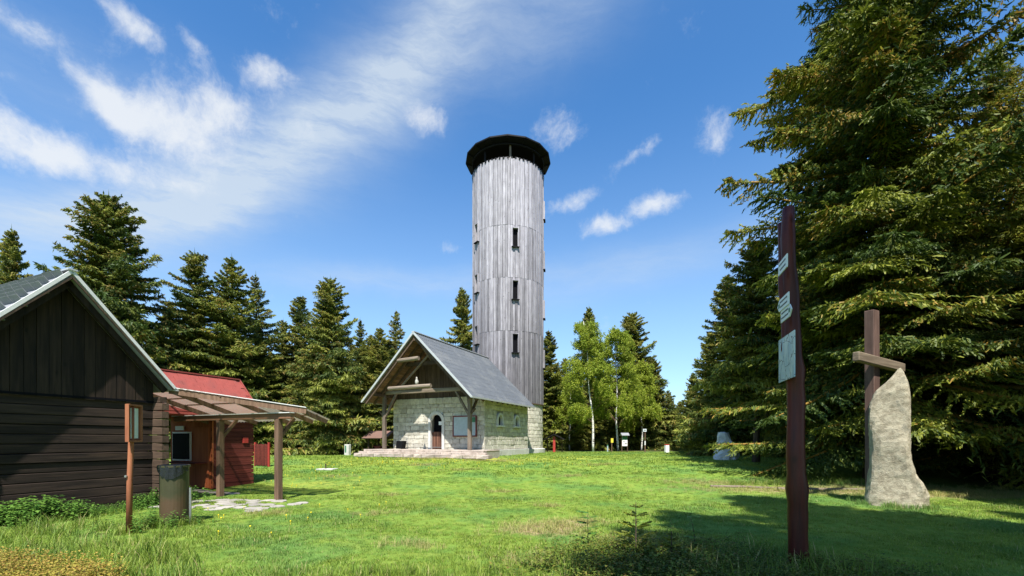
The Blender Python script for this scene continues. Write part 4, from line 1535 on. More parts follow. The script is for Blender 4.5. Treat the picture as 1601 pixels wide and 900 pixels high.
def make_spruce(seed, H, Rb, nb, ns, nt, z0=.25, power=.85, rmin=.02, brown_top=.35, gaps=.12, tw=.105, near=False):
    rg = np.random.default_rng(seed)
    pr = random.Random(seed)
    sprays = [spray(rg, ns, nt, tw=tw) for _ in range(6)]
    small = [spray(rg, max(5, ns // 2), max(4, nt // 2), tw=tw * 1.7) for _ in range(4)]
    dense = [spray(rg, 30, 16, tw=tw) for _ in range(5)] if near else sprays
    SS, EE, RR, TT_, BB = [], [], [], [], []
    wv, wf_ = [], []
    ph = rg.uniform(0, 6.28, 4)
    for i in range(nb):
        u = (i + rg.uniform(0, 1)) / nb
        h = z0 + (H - z0) * (1 - (1 - u) ** 1.12) * .985
        rel = (h - z0) / (H - z0)
        yaw = i * 2.39996 + rg.uniform(-.35, .35)
        lob = 1 + .18 * math.sin(2 * yaw + ph[0] + h * .5) + .14 * math.sin(3 * yaw + ph[1] - h * .8) + .13 * math.sin(h * 2.3 + ph[2]) * (1 if near else .8)
        L = (Rb * (1 - rel) ** power * rg.uniform(.58, 1.2) * lob + .13 * H / 12)
        if rg.uniform() < gaps: L *= .55
        pitch = R(-14 + 46 * rel ** 1.6 + rg.uniform(-14, 14))
        S, E, Rr, A = (small if L < .8 else dense if L > 3.4 else sprays)[pr.randrange(4)]
        if near:                                       # twigs keep their size however long the branch is
            kf = min(1.0, .20 / (tw * L * 1.05))
            E = S + (E - S) * kf; Rr = Rr * min(1.0, kf * 1.15)
        wide = rg.uniform(.8, 1.2)
        sc = np.array([L, L * wide * (1.25 if L < 1 else 1), L])
        cp, sp_ = math.cos(pitch), math.sin(pitch)
        cy, sy_ = math.cos(yaw), math.sin(yaw)
        M1 = np.array([[cp, 0, -sp_], [0, 1, 0], [sp_, 0, cp]])
        M2 = np.array([[cy, -sy_, 0], [sy_, cy, 0], [0, 0, 1]])
        MM = M2 @ M1
        org = np.array([0, 0, h])
        s = (S * sc) @ MM.T + org; e = (E * sc) @ MM.T + org
        SS.append(s); EE.append(e); RR.append(np.maximum(Rr * L, rmin))
        tone = rg.uniform(0, 1)
        TT_.append(np.clip(tone + rg.normal(0, .22, len(s)), 0, 1))
        tipness = np.clip(S[:, 0], 0, 1)
        bprob = brown_top * (.25 + rel) * (.3 + .7 * tipness)
        BB.append((rg.uniform(0, 1, len(s)) < bprob * (rg.uniform() < .55)) * rg.uniform(.3, .9, len(s)))
        a = (A * sc) @ MM.T + org
        b0 = len(wv)
        rw = .012 * L + .008
        for j, p in enumerate(a):
            rj = rw * (1 - .25 * j)
            wv += [tuple(p + np.array([0, 0, rj])), tuple(p + np.array([-sy_ * rj, cy * rj, -rj])), tuple(p + np.array([sy_ * rj, -cy * rj, -rj]))]
        for j in range(3):
            for k in range(3):
                q0, q1 = b0 + j * 3 + k, b0 + j * 3 + (k + 1) % 3
                wf_ += [(q0, q1, q1 + 3), (q0, q1 + 3, q0 + 3)]
    # leader
    nl = 26
    hh = H * (1 - .1 * rg.uniform(0, 1, nl) ** 1.5)
    aa = rg.uniform(0, 6.28, nl)
    S = np.stack([np.zeros(nl), np.zeros(nl), hh], -1)
    tl = .10 + .25 * (H - hh)
    E = S + np.stack([np.cos(aa) * tl, np.sin(aa) * tl, tl * .7], -1)
    SS.append(S); EE.append(E); RR.append(np.full(nl, rmin * 1.3)); TT_.append(np.full(nl, .5)); BB.append(np.zeros(nl))
    SS.append(np.array([[0, 0, H * .95]])); EE.append(np.array([[0, 0, H * 1.03]])); RR.append(np.array([.03])); TT_.append(np.array([.5])); BB.append(np.array([0.]))
    S, E, Rr = np.concatenate(SS), np.concatenate(EE), np.concatenate(RR)
    V, Fc = (blunt if near else spindles)(S, E, Rr)
    kv = 5 if near else 4
    tint = np.repeat(np.concatenate(TT_), kv); brown = np.repeat(np.concatenate(BB), kv)
    wvn, wfn = np.array(wv), np.array(wf_)
    nV = len(V)
    me = np_mesh('spruce_crown', np.concatenate([V, wvn]), np.concatenate([Fc, wfn + nV]))
    attr(me, 'tint', np.concatenate([tint, np.zeros(len(wvn))]))
    attr(me, 'brown', np.concatenate([brown, np.full(len(wvn), .9)]))
    tr = MB()
    n = 9
    tr.tube([(0.012 * H * .12 * math.sin(i * 1.1 + seed), 0.012 * H * .12 * math.cos(i * 1.7 + seed), -.2 + (H * .97 + .2) * i / (n - 1)) for i in range(n)],
            [(.0145 * H + .03) * (1 - .96 * i / (n - 1)) * (1.25 if i == 0 else 1) for i in range(n)], 8)
    tme = tr.mesh('spruce_trunk', 0, True)
    tme.materials.append(M['trunk'])
    return me, tme


SPR = [make_spruce(101, 12, 3.2, 330, 12, 8, power=.66, rmin=.03, tw=.085), make_spruce(102, 12, 2.7, 330, 12, 8, power=.6, rmin=.03, tw=.095),
       make_spruce(103, 12, 3.7, 380, 13, 9, power=.6, rmin=.03, gaps=.1, tw=.08), make_spruce(104, 12, 2.8, 260, 11, 7, power=.75, gaps=.4, brown_top=.55, rmin=.03, tw=.095),
       make_spruce(105, 12, 3.3, 300, 12, 8, z0=4.0, power=.6, rmin=.03, tw=.085), make_spruce(106, 12, 3.0, 300, 12, 8, power=.56, rmin=.03, gaps=.3, tw=.09)]
for me, _ in SPR: me.materials.append(M['spruce'])
BIG = [make_spruce(201, 26, 5.7, 500, 16, 10, z0=1.9, power=.64, rmin=.017, brown_top=.5, gaps=.3, tw=.06, near=True),
       make_spruce(202, 18, 4.6, 360, 16, 10, z0=1.3, power=.72, rmin=.014, brown_top=.3, gaps=.25, tw=.06, near=True),
       make_spruce(203, 18, 3.4, 235, 11, 7, z0=6.5, power=.75, rmin=.03, brown_top=.3, gaps=.2, tw=.1)]
for me, _ in BIG: me.materials.append(M['spruce_near'])


def spruce(px, top_py, Y, var, label, wscale=1.0, rz=None, X=None, H=None, group='spruces around the clearing', big=False):
    src = BIG if big else SPR
    base_h = {True: (26, 18, 18), False: (12,) * 6}[big][var]
    if X is None: X = (px - 800) / 700 * Y
    z = G(X, Y)
    if H is None: H = zpx(top_py, Y) - z
    o = thing('spruce_tree', label, 'tree', (X, Y, z), random.uniform(0, 6.28) if rz is None else rz, group)
    k = H / base_h
    if not big: wscale *= .94
    o.scale = (k * wscale, k * wscale * random.uniform(.85, 1.15), k)
    if not big: o.rotation_euler = (R(random.uniform(-1.5, 1.5)), R(random.uniform(-1.5, 1.5)), o.rotation_euler.z)
    link(bpy.data.objects.new('crown', src[var][0]), o)
    link(bpy.data.objects.new('trunk', src[var][1]), o)
    return o


TREES = [
    (18, 362, 27, 1, .8, 'slim spruce at the far left edge above the grey cabin roof'),
    (176, 312, 25, 2, 1.0, 'broad bushy spruce rising right behind the dark log cabin'),
    (268, 470, 31, 0, .9, 'dark lower spruce between the broad spruce and the brownish pair'),
    (308, 398, 29, 5, .95, 'brownish topped spruce directly above the red hut roof'),
    (360, 402, 30, 0, .95, 'tall spruce above the right end of the red roof'),
    (406, 432, 33, 3, 1.1, 'thin gappy spruce right of the red roof'),
    (440, 500, 36, 0, .9, 'short spruce filling the gap above the canopy tip'),
    (470, 466, 36, 5, 1.0, 'narrow dark spruce left of the full bodied spruce'),
    (512, 438, 31.5, 2, .9, 'full bodied spruce standing alone at the lawn left of the house'),
    (562, 500, 37, 3, .95, 'slender spruce beside the left eave of the house'),
    (585, 575, 40, 0, 1.0, 'low spruce behind the left porch post'),
    (617, 485, 43, 3, 1.0, 'sparse spruce just left of the house gable tip'),
    (727, 449, 50, 1, .85, 'spruce showing between house ridge and tower'),
    (700, 548, 55, 0, .9, 'small spruce top peeping over the slate roof ridge'),
    (856, 518, 45, 1, .95, 'dark spruce touching the right side of the tower'),
    (883, 560, 46, 0, .9, 'low dark spruce between tower and birch'),
    (927, 480, 50, 1, .75, 'spruce tip rising behind the left birch'),
    (990, 491, 47, 2, 1.0, 'tallest spruce behind the right birch'),
    (1022, 560, 45, 2, .8, 'sloping shouldered spruce right of the birches'),
    (1045, 610, 46, 0, .9, 'low spruce above the boundary stone'),
    (1085, 585, 40, 2, .9, 'dim low spruce in the gap left of the white rock'),
    (1108, 520, 34, 0, 1.0, 'spruce in front of the gap on the left of the right hand wood'),
    (1134, 430, 30, 0, 1.0, 'pointed spruce overhanging the white rock'),
    (1182, 380, 22.5, 4, .9, 'bushy spruce whose trunk stands left of the signpost'),
]
for px, tp_, Y, var, ws, lab in TREES:
    spruce(px, tp_, Y, var, lab, ws)
# the great spruces on the right
spruce(1372, None, 16.8, 0, 'giant brown flecked spruce towering behind the cross', .9, rz=.6, H=27, big=True)
spruce(1560, None, 18.0, 1, 'dense spruce at the right edge with steep upper limbs', 1.1, rz=2.2, H=17, big=True)
spruce(1480, None, 24.0, 0, 'dark spruce in the shade behind the giant one', .9, rz=4.0, H=17, big=True)
spruce(1252, None, 27, 1, 'spruce behind the signpost boards', .9, rz=5.1, H=14.5, big=True)
spruce(1290, None, 26, 1, 'tall shaded spruce between signpost and giant spruce', .9, rz=1.1, H=15, big=True)
# the wood goes on out of the picture, to the right and behind
HID = 'spruce of the wood that stands outside the picture'
for (X, Y, H, var) in ((21.5, 12.8, 22, 1), (17.6, 9.4, 22, 1), (15.0, 6.4, 20, 1), (26, 14.5, 22, 1), (11.2, -3.2, 22, 2), (6.6, -1.0, 23, 2), (3.8, -3.0, 22, 2), (8.8, -4.5, 24, 2), (22, 7.5, 22, 1)):
    spruce(0, None, Y, var, HID, .78 if X < 12 else .72, X=X, H=H, big=True, group='spruces outside the picture')


# wood behind the clearing: too many and too dense to count
def gn_scatter(name, pts, scl, rot, objs, mat_idx=None, label=None, cat=None):
    me = bpy.data.meshes.new(name)
    me.vertices.add(len(pts))
    me.vertices.foreach_set('co', np.ascontiguousarray(pts, dtype=np.float32).ravel())
    me.update()
    for nm, dt, data in (('scl', 'FLOAT', scl), ('rotz', 'FLOAT', rot)):
        a = me.attributes.new(nm, dt, 'POINT')
        a.data.foreach_set('value', np.ascontiguousarray(data, dtype=np.float32))
    a = me.attributes.new('pick', 'INT', 'POINT')
    a.data.foreach_set('value', rng.integers(0, len(objs), len(pts)).astype(np.int32))
    o = link(bpy.data.objects.new(name, me))
    ng = bpy.data.node_groups.new(name + '_nodes', 'GeometryNodeTree')
    ng.interface.new_socket('Geometry', in_out='INPUT', socket_type='NodeSocketGeometry')
    ng.interface.new_socket('Geometry', in_out='OUTPUT', socket_type='NodeSocketGeometry')
    gi, go = ng.nodes.new('NodeGroupInput'), ng.nodes.new('NodeGroupOutput')
    g2i = ng.nodes.new('GeometryNodeGeometryToInstance')
    # 'meshes' are added as mesh objects that live in no collection
    srcs = []
    for m_ in objs:
        so = bpy.data.objects.new(name + '_source', m_)
        oi = ng.nodes.new('GeometryNodeObjectInfo')
        oi.inputs['Object'].default_value = so
        oi.inputs['As Instance'].default_value = True
        srcs.append(oi.outputs['Geometry'])
    for s_ in reversed(srcs):
        ng.links.new(s_, g2i.inputs[0])
    iop = ng.nodes.new('GeometryNodeInstanceOnPoints')
    ng.links.new(gi.outputs[0], iop.inputs['Points'])
    ng.links.new(g2i.outputs[0], iop.inputs['Instance'])
    iop.inputs['Pick Instance'].default_value = True

    def named(nm, dt):
        nd = ng.nodes.new('GeometryNodeInputNamedAttribute')
        nd.data_type = dt
        nd.inputs['Name'].default_value = nm
        return nd.outputs['Attribute']
    ng.links.new(named('pick', 'INT'), iop.inputs['Instance Index'])
    cx = ng.nodes.new('ShaderNodeCombineXYZ')
    ng.links.new(named('rotz', 'FLOAT'), cx.inputs[2])
    ng.links.new(cx.outputs[0], iop.inputs['Rotation'])
    ng.links.new(named('scl', 'FLOAT'), iop.inputs['Scale'])
    ng.links.new(iop.outputs[0], go.inputs[0])
    md = o.modifiers.new('scatter', 'NODES')
    md.node_group = ng
    tag(o, label, cat, kind='stuff')
    return o


fp, fs_ = [], []
for k in range(560):
    a = rng.uniform(-1.05, 1.05)
    d = rng.uniform(47, 74)
    X, Y = d * math.sin(a), d * math.cos(a)
    if a < -.2: d2 = rng.uniform(36, 60); X, Y = d2 * math.sin(a), d2 * math.cos(a)
    hmax = {True: 10.5, False: 9.0}[a < -.1]
    if .28 < a < .42: hmax = 5.5
    if a > .5: hmax = 14
    fp.append((X, Y, G(X, Y) - .1)); fs_.append(rng.uniform(.6, 1) * hmax / 12)
for k in range(60):                                   # the wood on the right
    X, Y = rng.uniform(19, 42), rng.uniform(20, 48)
    if X / Y > .62:
        fp.append((X, Y, G(X, Y) - .1)); fs_.append(rng.uniform(.9, 1.5))
gn_scatter('far_wood', np.array(fp), np.array(fs_), rng.uniform(0, 6.28, len(fp)), [m[0] for m in SPR], label='dense dark spruce wood closing the clearing behind', cat='wood')


# ------------------------------------------------------------------ birches
def make_birch(seed, H, lean, nleaf, hw):
    rg = np.random.default_rng(seed)
    n = 14
    tp_ = [(lean * (i / (n - 1)) ** 1.2 + .06 * math.sin(i * .9 + seed), .05 * math.sin(i * 1.3), -.1 + H * i / (n - 1)) for i in range(n)]
    tr = MB().tube(tp_, [.095 * (1 - .9 * i / (n - 1)) * H / 11 + .008 for i in range(n)], 9)
    tips = []
    limbs = MB()
    for i in range(60):
        t = rg.uniform(.2, .97)
        k = t * (n - 1); j = min(int(k), n - 2)
        p = Vector(tp_[j]).lerp(Vector(tp_[j + 1]), k - j)
        a = rg.uniform(0, 6.28)
        L = hw * (1.0 - .75 * t) * rg.uniform(.7, 1.15) + .25
        if t < .4: L *= 1.0
        d = Vector((math.cos(a), math.sin(a), rg.uniform(.45, 1.0)))
        q1 = p + d * L * .5; q2 = q1 + Vector((d.x * .5, d.y * .5, .12)) * L; q3 = q2 + Vector((d.x * .25, d.y * .25, -.5)) * L * .6
        limbs.tube([p, q1, q2, q3], [.016 * H / 11 + .003, .010, .006, .003], 4)
        for m in range(26):
            f = rg.uniform(.25, 1)
            pts = [p, q1, q2, q3]
            kk = f * 3; jj = min(int(kk), 2)
            c = pts[jj].lerp(pts[jj + 1], kk - jj)
            tips.append((c.x + rg.normal(0, .16), c.y + rg.normal(0, .16), c.z + rg.normal(0, .14)))
    tips = np.array(tips)
    c = tips[rg.integers(0, len(tips), nleaf)]
    hangd = rg.uniform(0, .55, nleaf) ** 1.3
    c = c + np.stack([rg.normal(0, .07, nleaf), rg.normal(0, .07, nleaf), -hangd], -1)
    a = unitv(rg.normal(0, 1, (nleaf, 3))); b = unitv(np.cross(a, rg.normal(0, 1, (nleaf, 3))))
    s = rg.uniform(.04, .075, nleaf)[:, None]
    V = np.stack([c - a * s, c + b * s * .65, c + a * s, c - b * s * .65], 1).reshape(-1, 3)
    Fc = np.arange(nleaf * 4).reshape(-1, 4)
    me = np_mesh('birch_crown', V, Fc)
    attr(me, 'tint', np.repeat(rg.uniform(0, 1, nleaf), 4))
    me.materials.append(M['birchleaf'])
    return tr, limbs, me


for (px, Y, H, lean, seed, hw, lab) in ((928, 38.5, 11.3, -.85, 5, 2.3, 'left birch with thin white trunk leaning left over the info boards'),
                                        (965, 41, 11.0, -.2, 8, 3.2, 'right birch with forked white trunk and wide pale crown'),
                                        (890, 44, 7.5, .2, 9, 1.8, 'pale young birch half hidden near the tower base'),
                                        (1003, 43.5, 8.4, -.1, 12, 2.2, 'bushy bright young birch right of the forked birch')):
    X = (px - 800) / 700 * Y
    o = thing('birch_tree', lab, 'tree', (X, Y, G(X, Y)), 0, 'birches')
    tr, lm_, me = make_birch(seed, H, lean, 42000 if H > 8 else 14000, hw)
    to = tr.build('trunk', M['birchbark'], o, smooth=True)
    lm_.build('limbs', M['post'], to)
    link(bpy.data.objects.new('crown', me), o)


# ------------------------------------------------------------------ lawn
def blades_mesh(name, n, rad, h0, h1, wd, bend, seed, brown=0.0, mat='grassblade'):
    rg = np.random.default_rng(seed)
    a = rg.uniform(0, 6.28, n); rr = rad * np.sqrt(rg.uniform(0, 1, n))
    b = np.stack([rr * np.cos(a), rr * np.sin(a), np.full(n, -.01)], -1)
    h = rg.uniform(h0, h1, n)
    ya = rg.uniform(0, 6.28, n)
    lean_ = rg.uniform(.1, 1, n) * bend * h
    dx = np.stack([np.cos(ya), np.sin(ya), np.zeros(n)], -1)
    sd_ = np.stack([-np.sin(ya), np.cos(ya), np.zeros(n)], -1) * (wd * rg.uniform(.6, 1.2, n))[:, None]
    up = np.array([0, 0, 1.])
    m_ = b + dx * (lean_ * .35)[:, None] + up * (h * .6)[:, None]
    t = b + dx * lean_[:, None] + up * (h * np.where(bend > 1, .8, 1))[:, None]
    V = np.stack([b - sd_, b + sd_, m_ + sd_ * .8, m_ - sd_ * .8, t], 1)
    base = (np.arange(n) * 5)[:, None, None]
    Fc = np.array([[0, 1, 2], [0, 2, 3], [3, 2, 4]])[None]
    me = np_mesh(name, V.reshape(-1, 3), (base + Fc).reshape(-1, 3))
    attr(me, 'tint', np.repeat(rg.uniform(0, 1, n), 5))
    attr(me, 'brown', np.repeat((rg.uniform(0, 1, n) < brown) * rg.uniform(.4, 1, n), 5))
    me.materials.append(M[mat])
    return me


lawn = [blades_mesh('lawn_tuft', 26, .10, .025, .065, .004, .9, 300 + i, .05) for i in range(4)]
lawnfar = [blades_mesh('lawn_tuft_far', 16, .20, .025, .075, .012, .9, 310 + i, .06) for i in range(3)]
tall = [blades_mesh('tall_tuft', 34, .13, .12, .34, .006, .9, 320 + i, .12) for i in range(4)]
drys = [blades_mesh('dry_tuft', 26, .12, .05, .22, .004, 1.3, 330 + i, .9) for i in range(3)]


def in_local(x, y, org, cdir, wdir, x0, x1, y0, y1):
    rx, ry = x - org.x, y - org.y
    lx = rx * cdir.x + ry * cdir.y; ly = rx * wdir.x + ry * wdir.y
    return (lx > x0) & (lx < x1) & (ly > y0) & (ly < y1)


def blocked(x, y):
    b = in_local(x, y, CO, cn, cw, -6, .02, -3.8, .2) | in_local(x, y, RO, cn, cw, -2.2, .05, -.1, 1.6)
    b |= in_local(x, y, HO, hv, hu, -4.5, 5.1, -2.55, -.0) | in_local(x, y, HO, hv, hu, -3.5, 3.6, -.1, 7)
    b |= np.hypot(x - TC.x, y - TC.y) < 3.1
    for (a, c, s) in spots:
        b |= np.hypot(x - a, y - c) < s * .45
    return b


def sow(dens, y0, y1, spread, extra=3.0):
    ys = []
    n = int(dens * (y1 - y0) * (y1 + y0) * spread + dens * (y1 - y0) * 2 * extra)
    y = rng.uniform(y0, y1, int(n * 1.6)); x = rng.uniform(-1, 1, len(y)) * (y1 * spread + extra)
    k = np.abs(x) < y * spread + extra
    x, y = x[k][:n], y[k][:n]
    k = ~blocked(x, y)
    return x[k], y[k]


def dryness(x, y):
    return np.clip(patch_sum(x, y, DRY), 0, 1)


xs_, ys_, sc_ = [], [], []
for dens, y0, y1 in ((130, 4.2, 8), (75, 8, 13), (30, 13, 19)):
    x, y = sow(dens, y0, y1, 1.16, 1.5)
    k = rng.uniform(0, 1, len(x)) > dryness(x, y) * .92
    k &= ~((x > .9 * y) & (y > 12.5))
    x, y = x[k], y[k]
    xs_.append(x); ys_.append(y)
x, y = np.concatenate(xs_), np.concatenate(ys_)
patchy = .75 + .45 * np.sin(x * 1.3 + 2 * np.sin(y * .7)) * np.sin(y * 1.7 + x * .4)
gn_scatter('lawn_grass', np.stack([x, y, gz(x, y)], -1), rng.uniform(.7, 1.35, len(x)) * np.clip(patchy, .6, 1.3), rng.uniform(0, 6.28, len(x)), lawn, label='short bright green grass of the clearing', cat='grass')
x, y = sow(14, 18, 38, 1.0, 0)
k = (rng.uniform(0, 1, len(x)) > dryness(x, y) * .9) & (x < .62 * y) & (x > -.75 * y)
x, y = x[k], y[k]
gn_scatter('distant_lawn_grass', np.stack([x, y, gz(x, y)], -1), rng.uniform(.7, 1.3, len(x)), rng.uniform(0, 6.28, len(x)), lawnfar, label='short grass of the clearing further back', cat='grass')
# taller grass by the cabin and along the near edge
px_, py_, ps = [], [], []
for k in range(1500):
    x, y = rng.uniform(-9.5, -3.0), rng.uniform(4.6, 9.3)
    if y > 6.2 + 1.1 * (-x - 4.5): continue
    if rng.uniform() > .35 + .3 * math.sin(x * 2.2) * math.sin(y * 2.6) + .35 * (y < 6.6): continue
    px_.append(x); py_.append(y); ps.append(rng.uniform(.35, .95))
for k in range(150):
    x, y = rng.uniform(7.5, 13), rng.normal(15.6, .35)
    px_.append(x); py_.append(y); ps.append(rng.uniform(.4, .9))
for (fx, fy, fr, fn) in ((tx, ty, .75, 60), (sx, sy, .22, 22), (kx, ky, .3, 16), (nx_, ny_, .18, 16), (bx, by, .36, 26), (-6.27, 12.03, .2, 12)):
    for k in range(fn):
        a_ = rng.uniform(0, 6.28); q_ = fr * rng.uniform(.7, 1.25)
        px_.append(fx + q_ * math.cos(a_)); py_.append(fy + q_ * math.sin(a_)); ps.append(rng.uniform(.3, .75))
for k in range(420):
    y = rng.uniform(7, 30); x = rng.uniform(-.7, .45) * y
    px_.append(x); py_.append(y); ps.append(rng.uniform(.16, .34))
for k in range(130):
    x, y = rng.uniform(.6, 4.4), rng.uniform(4.9, 6.4)
    px_.append(x); py_.append(y); ps.append(rng.uniform(.5, 1.15))
for k in range(240):
    x, y = rng.uniform(-3, 1.5), rng.uniform(4.6, 5.6)
    px_.append(x); py_.append(y); ps.append(rng.uniform(.25, .6))
x, y = np.array(px_), np.array(py_)
k = ~blocked(x, y); x, y, ps = x[k], y[k], np.array(ps)[k]
gn_scatter('tall_grass', np.stack([x, y, gz(x, y)], -1), ps, rng.uniform(0, 6.28, len(x)), tall, label='long unmown grass around the cabin and at the lawn edge', cat='grass')
px_, py_ = [], []
for (a, b, ra, rb, k_) in DRY:
    n = int(200 * ra * rb * k_ * 2 + 20)
    for _ in range(n):
        px_.append(rng.normal(a, ra * .6)); py_.append(rng.normal(b, rb * .6))
for _ in range(160):
    px_.append(rng.uniform(1.0, 3.4)); py_.append(rng.uniform(5.0, 6.6))
for _ in range(200):
    px_.append(rng.uniform(-6.8, -4.6)); py_.append(rng.uniform(4.7, 5.7))
x, y = np.array(px_), np.array(py_)
k = ~blocked(x, y) & (y > 4.4); x, y = x[k], y[k]
gn_scatter('dry_grass', np.stack([x, y, gz(x, y)], -1), rng.uniform(.3, .8, len(x)), rng.uniform(0, 6.28, len(x)), drys, label='straw coloured dead grass on the worn patches', cat='grass')


def leafy(name, seed, h, nl, ll, lw, spread, mat, brown=0.0, droop=-.25):
    rg = np.random.default_rng(seed)
    V, Fc, Tn = [], [], []
    for i in range(nl):
        z = h * (i + 1) / nl
        a = i * 1.57 + rg.uniform(-.4, .4)
        for s in (0, math.pi):
            d = np.array([math.cos(a + s), math.sin(a + s), droop + rg.uniform(-.15, .35)])
            sdv = np.array([-math.sin(a + s), math.cos(a + s), 0])
            o = np.array([rg.normal(0, spread), rg.normal(0, spread), z])
            L = ll * rg.uniform(.6, 1.15) * (1.1 - .55 * i / nl)
            b = len(V)
            V += [o, o + d * L * .4 + sdv * lw + np.array([0, 0, .01]), o + d * L, o + d * L * .4 - sdv * lw + np.array([0, 0, .01])]
            Fc.append((b, b + 1, b + 2)); Fc.append((b, b + 2, b + 3))
            Tn += [rg.uniform(0, 1)] * 4
    b = len(V)
    V += [np.array([.004, 0, -.02]), np.array([-.004, 0, -.02]), np.array([0, .003, h])]
    Fc.append((b, b + 1, b + 2)); Tn += [.3] * 3
    me = np_mesh(name, np.array(V), np.array(Fc))
    attr(me, 'tint', np.array(Tn))
    attr(me, 'brown', (np.random.default_rng(seed).uniform(0, 1, len(Tn)) < brown) * .8)
    me.materials.append(M[mat])
    return me


net = [leafy('nettle', 400 + i, .42, 8, .13, .032, .02, 'nettle') for i in range(4)]
px_, py_, ps = [], [], []
for k in range(640):
    ly = rng.uniform(-3.4, .9); lx = abs(rng.normal(.38, .26)) + .12
    p = CO + cn * lx + cw * ly
    px_.append(p.x); py_.append(p.y); ps.append(rng.uniform(.5, 1.15) * (.75 + .35 * math.sin(ly * 2.4 + 1)))
for k in range(90):
    px_.append(rng.normal(-6.75, .32)); py_.append(rng.normal(8.55, .3)); ps.append(rng.uniform(.4, .8))
x, y = np.array(px_), np.array(py_)
k = ~blocked(x, y) & (np.hypot(x + 6.56, y - 8.7) > .3); x, y, ps = x[k], y[k], np.array(ps)[k]
gn_scatter('nettles', np.stack([x, y, gz(x, y)], -1), ps, rng.uniform(0, 6.28, len(x)), net, label='bank of green nettles along the foot of the log cabin', cat='nettles')
bil = [leafy('bilberry', 420 + i, .24, 14, .05, .016, .06, 'bilberry', .12, .2) for i in range(4)]
px_, py_, ps = [], [], []
for k in range(650):
    px_.append(rng.normal(1.75, .7)); py_.append(rng.normal(5.7, .5)); ps.append(rng.uniform(.6, 1.3))
for k in range(500):
    px_.append(rng.uniform(.7, 4.6)); py_.append(rng.uniform(4.5, 5.5)); ps.append(rng.uniform(.5, 1.1))
x, y = np.array(px_), np.array(py_)
k = (y > 4.2) & (np.hypot(x - sx, y - sy) > .16); x, y, ps = x[k], y[k], np.array(ps)[k]
gn_scatter('bilberry_scrub', np.stack([x, y, gz(x, y)], -1), ps, rng.uniform(0, 6.28, len(x)), bil, label='low yellow green bilberry scrub in the near foreground', cat='shrubs')
ysc = [leafy('yellow_scrub', 440 + i, .26, 16, .045, .013, .06, 'yellowscrub', .3, .25) for i in range(4)]
px_, py_, ps = [], [], []
for k in range(900):
    x0_ = rng.uniform(-7.6, -4.4)
    px_.append(x0_); py_.append(rng.uniform(4.4, 5.1 + .32 * (-x0_ - 4.4))); ps.append(rng.uniform(.6, 1.2))
x, y, ps = np.array(px_), np.array(py_), np.array(ps)
gn_scatter('yellow_scrub', np.stack([x, y, gz(x, y)], -1), ps, rng.uniform(0, 6.28, len(x)), ysc, label='yellowish brown low scrub in the lower left corner', cat='shrubs')
# dandelions
dn = MB()
for (x, y) in [(rng.uniform(-7, -3), rng.uniform(7.5, 12)) for _ in range(18)] + [(rng.uniform(-9, 4), rng.uniform(20, 25.3)) for _ in range(120)] + [(rng.uniform(-9.6, -5), rng.uniform(14, 22)) for _ in range(50)]:
    zz = G(x, y); rr = rng.uniform(.010, .018)
    dn.tube([(x, y, zz), (x, y, zz + .06)], .003, 4, False)
    dn.lathe([(.003, .05), (rr, .07), (rr * .7, .082), (.002, .085)], 8, (x, y, zz))
do = dn.build('dandelions', M['dandelion'])
tag(do, 'scattered yellow dandelions in the lawn', 'flowers', kind='stuff')

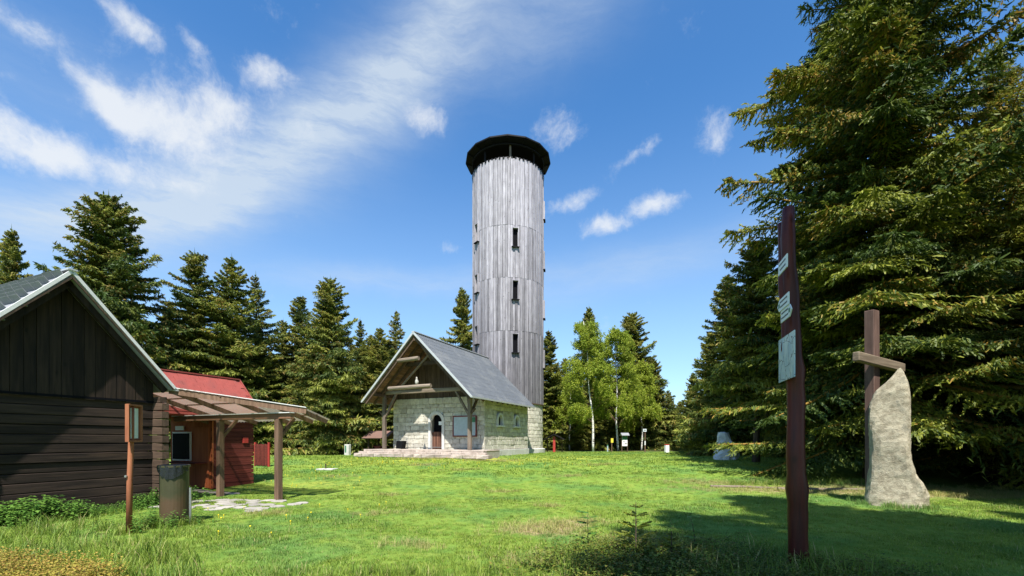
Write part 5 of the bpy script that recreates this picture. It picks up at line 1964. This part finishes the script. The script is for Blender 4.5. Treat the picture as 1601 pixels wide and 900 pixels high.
# ------------------------------------------------------------------ young trees in the foreground
def sapling_spruce(X, Y, H, label):
    o = thing('spruce_sapling', label, 'sapling', (X, Y, G(X, Y)), .4)
    rg = np.random.default_rng(77)
    S, E, Rr = [], [], []
    for wz, L, nn in ((.22, .30, 6), (.38, .27, 6), (.55, .22, 6), (.72, .15, 5), (.86, .09, 4)):
        for k in range(nn):
            a = 2 * math.pi * k / nn + wz * 7 + rg.uniform(-.2, .2)
            d = np.array([math.cos(a), math.sin(a), .32])
            s0 = np.array([0, 0, wz * H])
            e0 = s0 + d * L * H / .75
            S.append(s0); E.append(e0); Rr.append(.024)
            for q in (.35, .5, .65, .8):
                for sd_ in (-1, 1):
                    b = a + sd_ * .75
                    s1 = s0 + (e0 - s0) * q
                    S.append(s1); E.append(s1 + np.array([math.cos(b), math.sin(b), .25]) * L * .33 * (1.35 - q) * H / .75); Rr.append(.02)
    S.append(np.array([0, 0, .2 * H])); E.append(np.array([0, 0, H])); Rr.append(.012)
    V, Fc = blunt(np.array(S), np.array(E), np.array(Rr) * .7)
    me = np_mesh('sapling_crown', V, Fc)
    attr(me, 'tint', np.repeat(rg.uniform(0, .6, len(S)), 5)); attr(me, 'brown', np.zeros(len(V)))
    me.materials.append(M['spruce_near'])
    link(bpy.data.objects.new('crown', me), o)
    MB().tube([(0, 0, -.05), (0, 0, H * .95)], [.014, .004], 6).build('trunk', M['trunk'], o)


sapling_spruce(1.66, 6.0, .86, 'little spruce sapling in the bilberry scrub')
sapling_spruce(2.05, 5.75, .5, 'smaller spruce sapling right of the taller one')


def sapling_rowan(X, Y, H, lean, label):
    o = thing('rowan_sapling', label, 'sapling', (X, Y, G(X, Y)), 0)
    rg = np.random.default_rng(int(X * 100))
    pts = [(lean * t * t, .02 * math.sin(t * 6), H * t - .03) for t in np.linspace(0, 1, 7)]
    MB().tube(pts, [.008 - .0008 * i for i in range(7)], 6).build('stem', M['trunk'], o)
    V, Fc = [], []
    for i in range(7):
        t = .28 + .72 * i / 6
        p = np.array([lean * t * t, .02 * math.sin(t * 6), H * t])
        for k in range(3 if i > 3 else 2):
            a = rg.uniform(0, 6.28)
            d = np.array([math.cos(a), math.sin(a), .15])
            for q in range(5):
                c = p + d * (.03 + .022 * q)
                for sd_ in (-1, 1):
                    e = np.array([-math.sin(a) * sd_, math.cos(a) * sd_, -.3]) + d * .5
                    e /= np.linalg.norm(e)
                    s_ = np.cross(e, [0, 0, 1.]); b = len(V)
                    V += [c, c + e * .035 + s_ * .018, c + e * .08, c + e * .035 - s_ * .018]
                    Fc.append((b, b + 1, b + 2, b + 3))
    me = np_mesh('rowan_leaves', np.array(V), np.array(Fc))
    attr(me, 'tint', rg.uniform(0, 1, len(V)))
    me.materials.append(M['nettle'])
    link(bpy.data.objects.new('leaves', me), o)


sapling_rowan(1.10, 6.45, .62, -.02, 'thin leafy rowan sapling left of the spruce sapling')
sapling_rowan(2.55, 6.2, .6, -.08, 'thin leafy sapling in the tree shade right of the spruce sapling')
# pale leaning birch stem in the shaded wood
x, y = atpx(1578, 19)
o = thing('leaning_birch', 'thin pale birch stem leaning in the dark wood at right', 'tree', (x, y, G(x, y)), 0)
MB().tube([(.3, 0, -.1), (0, 0, .9), (-.45, 0, 2.2), (-.7, .1, 3.4), (-.9, .1, 5.5)], [.06, .055, .05, .04, .02], 8).build('trunk', M['birchbark'], o, smooth=True)
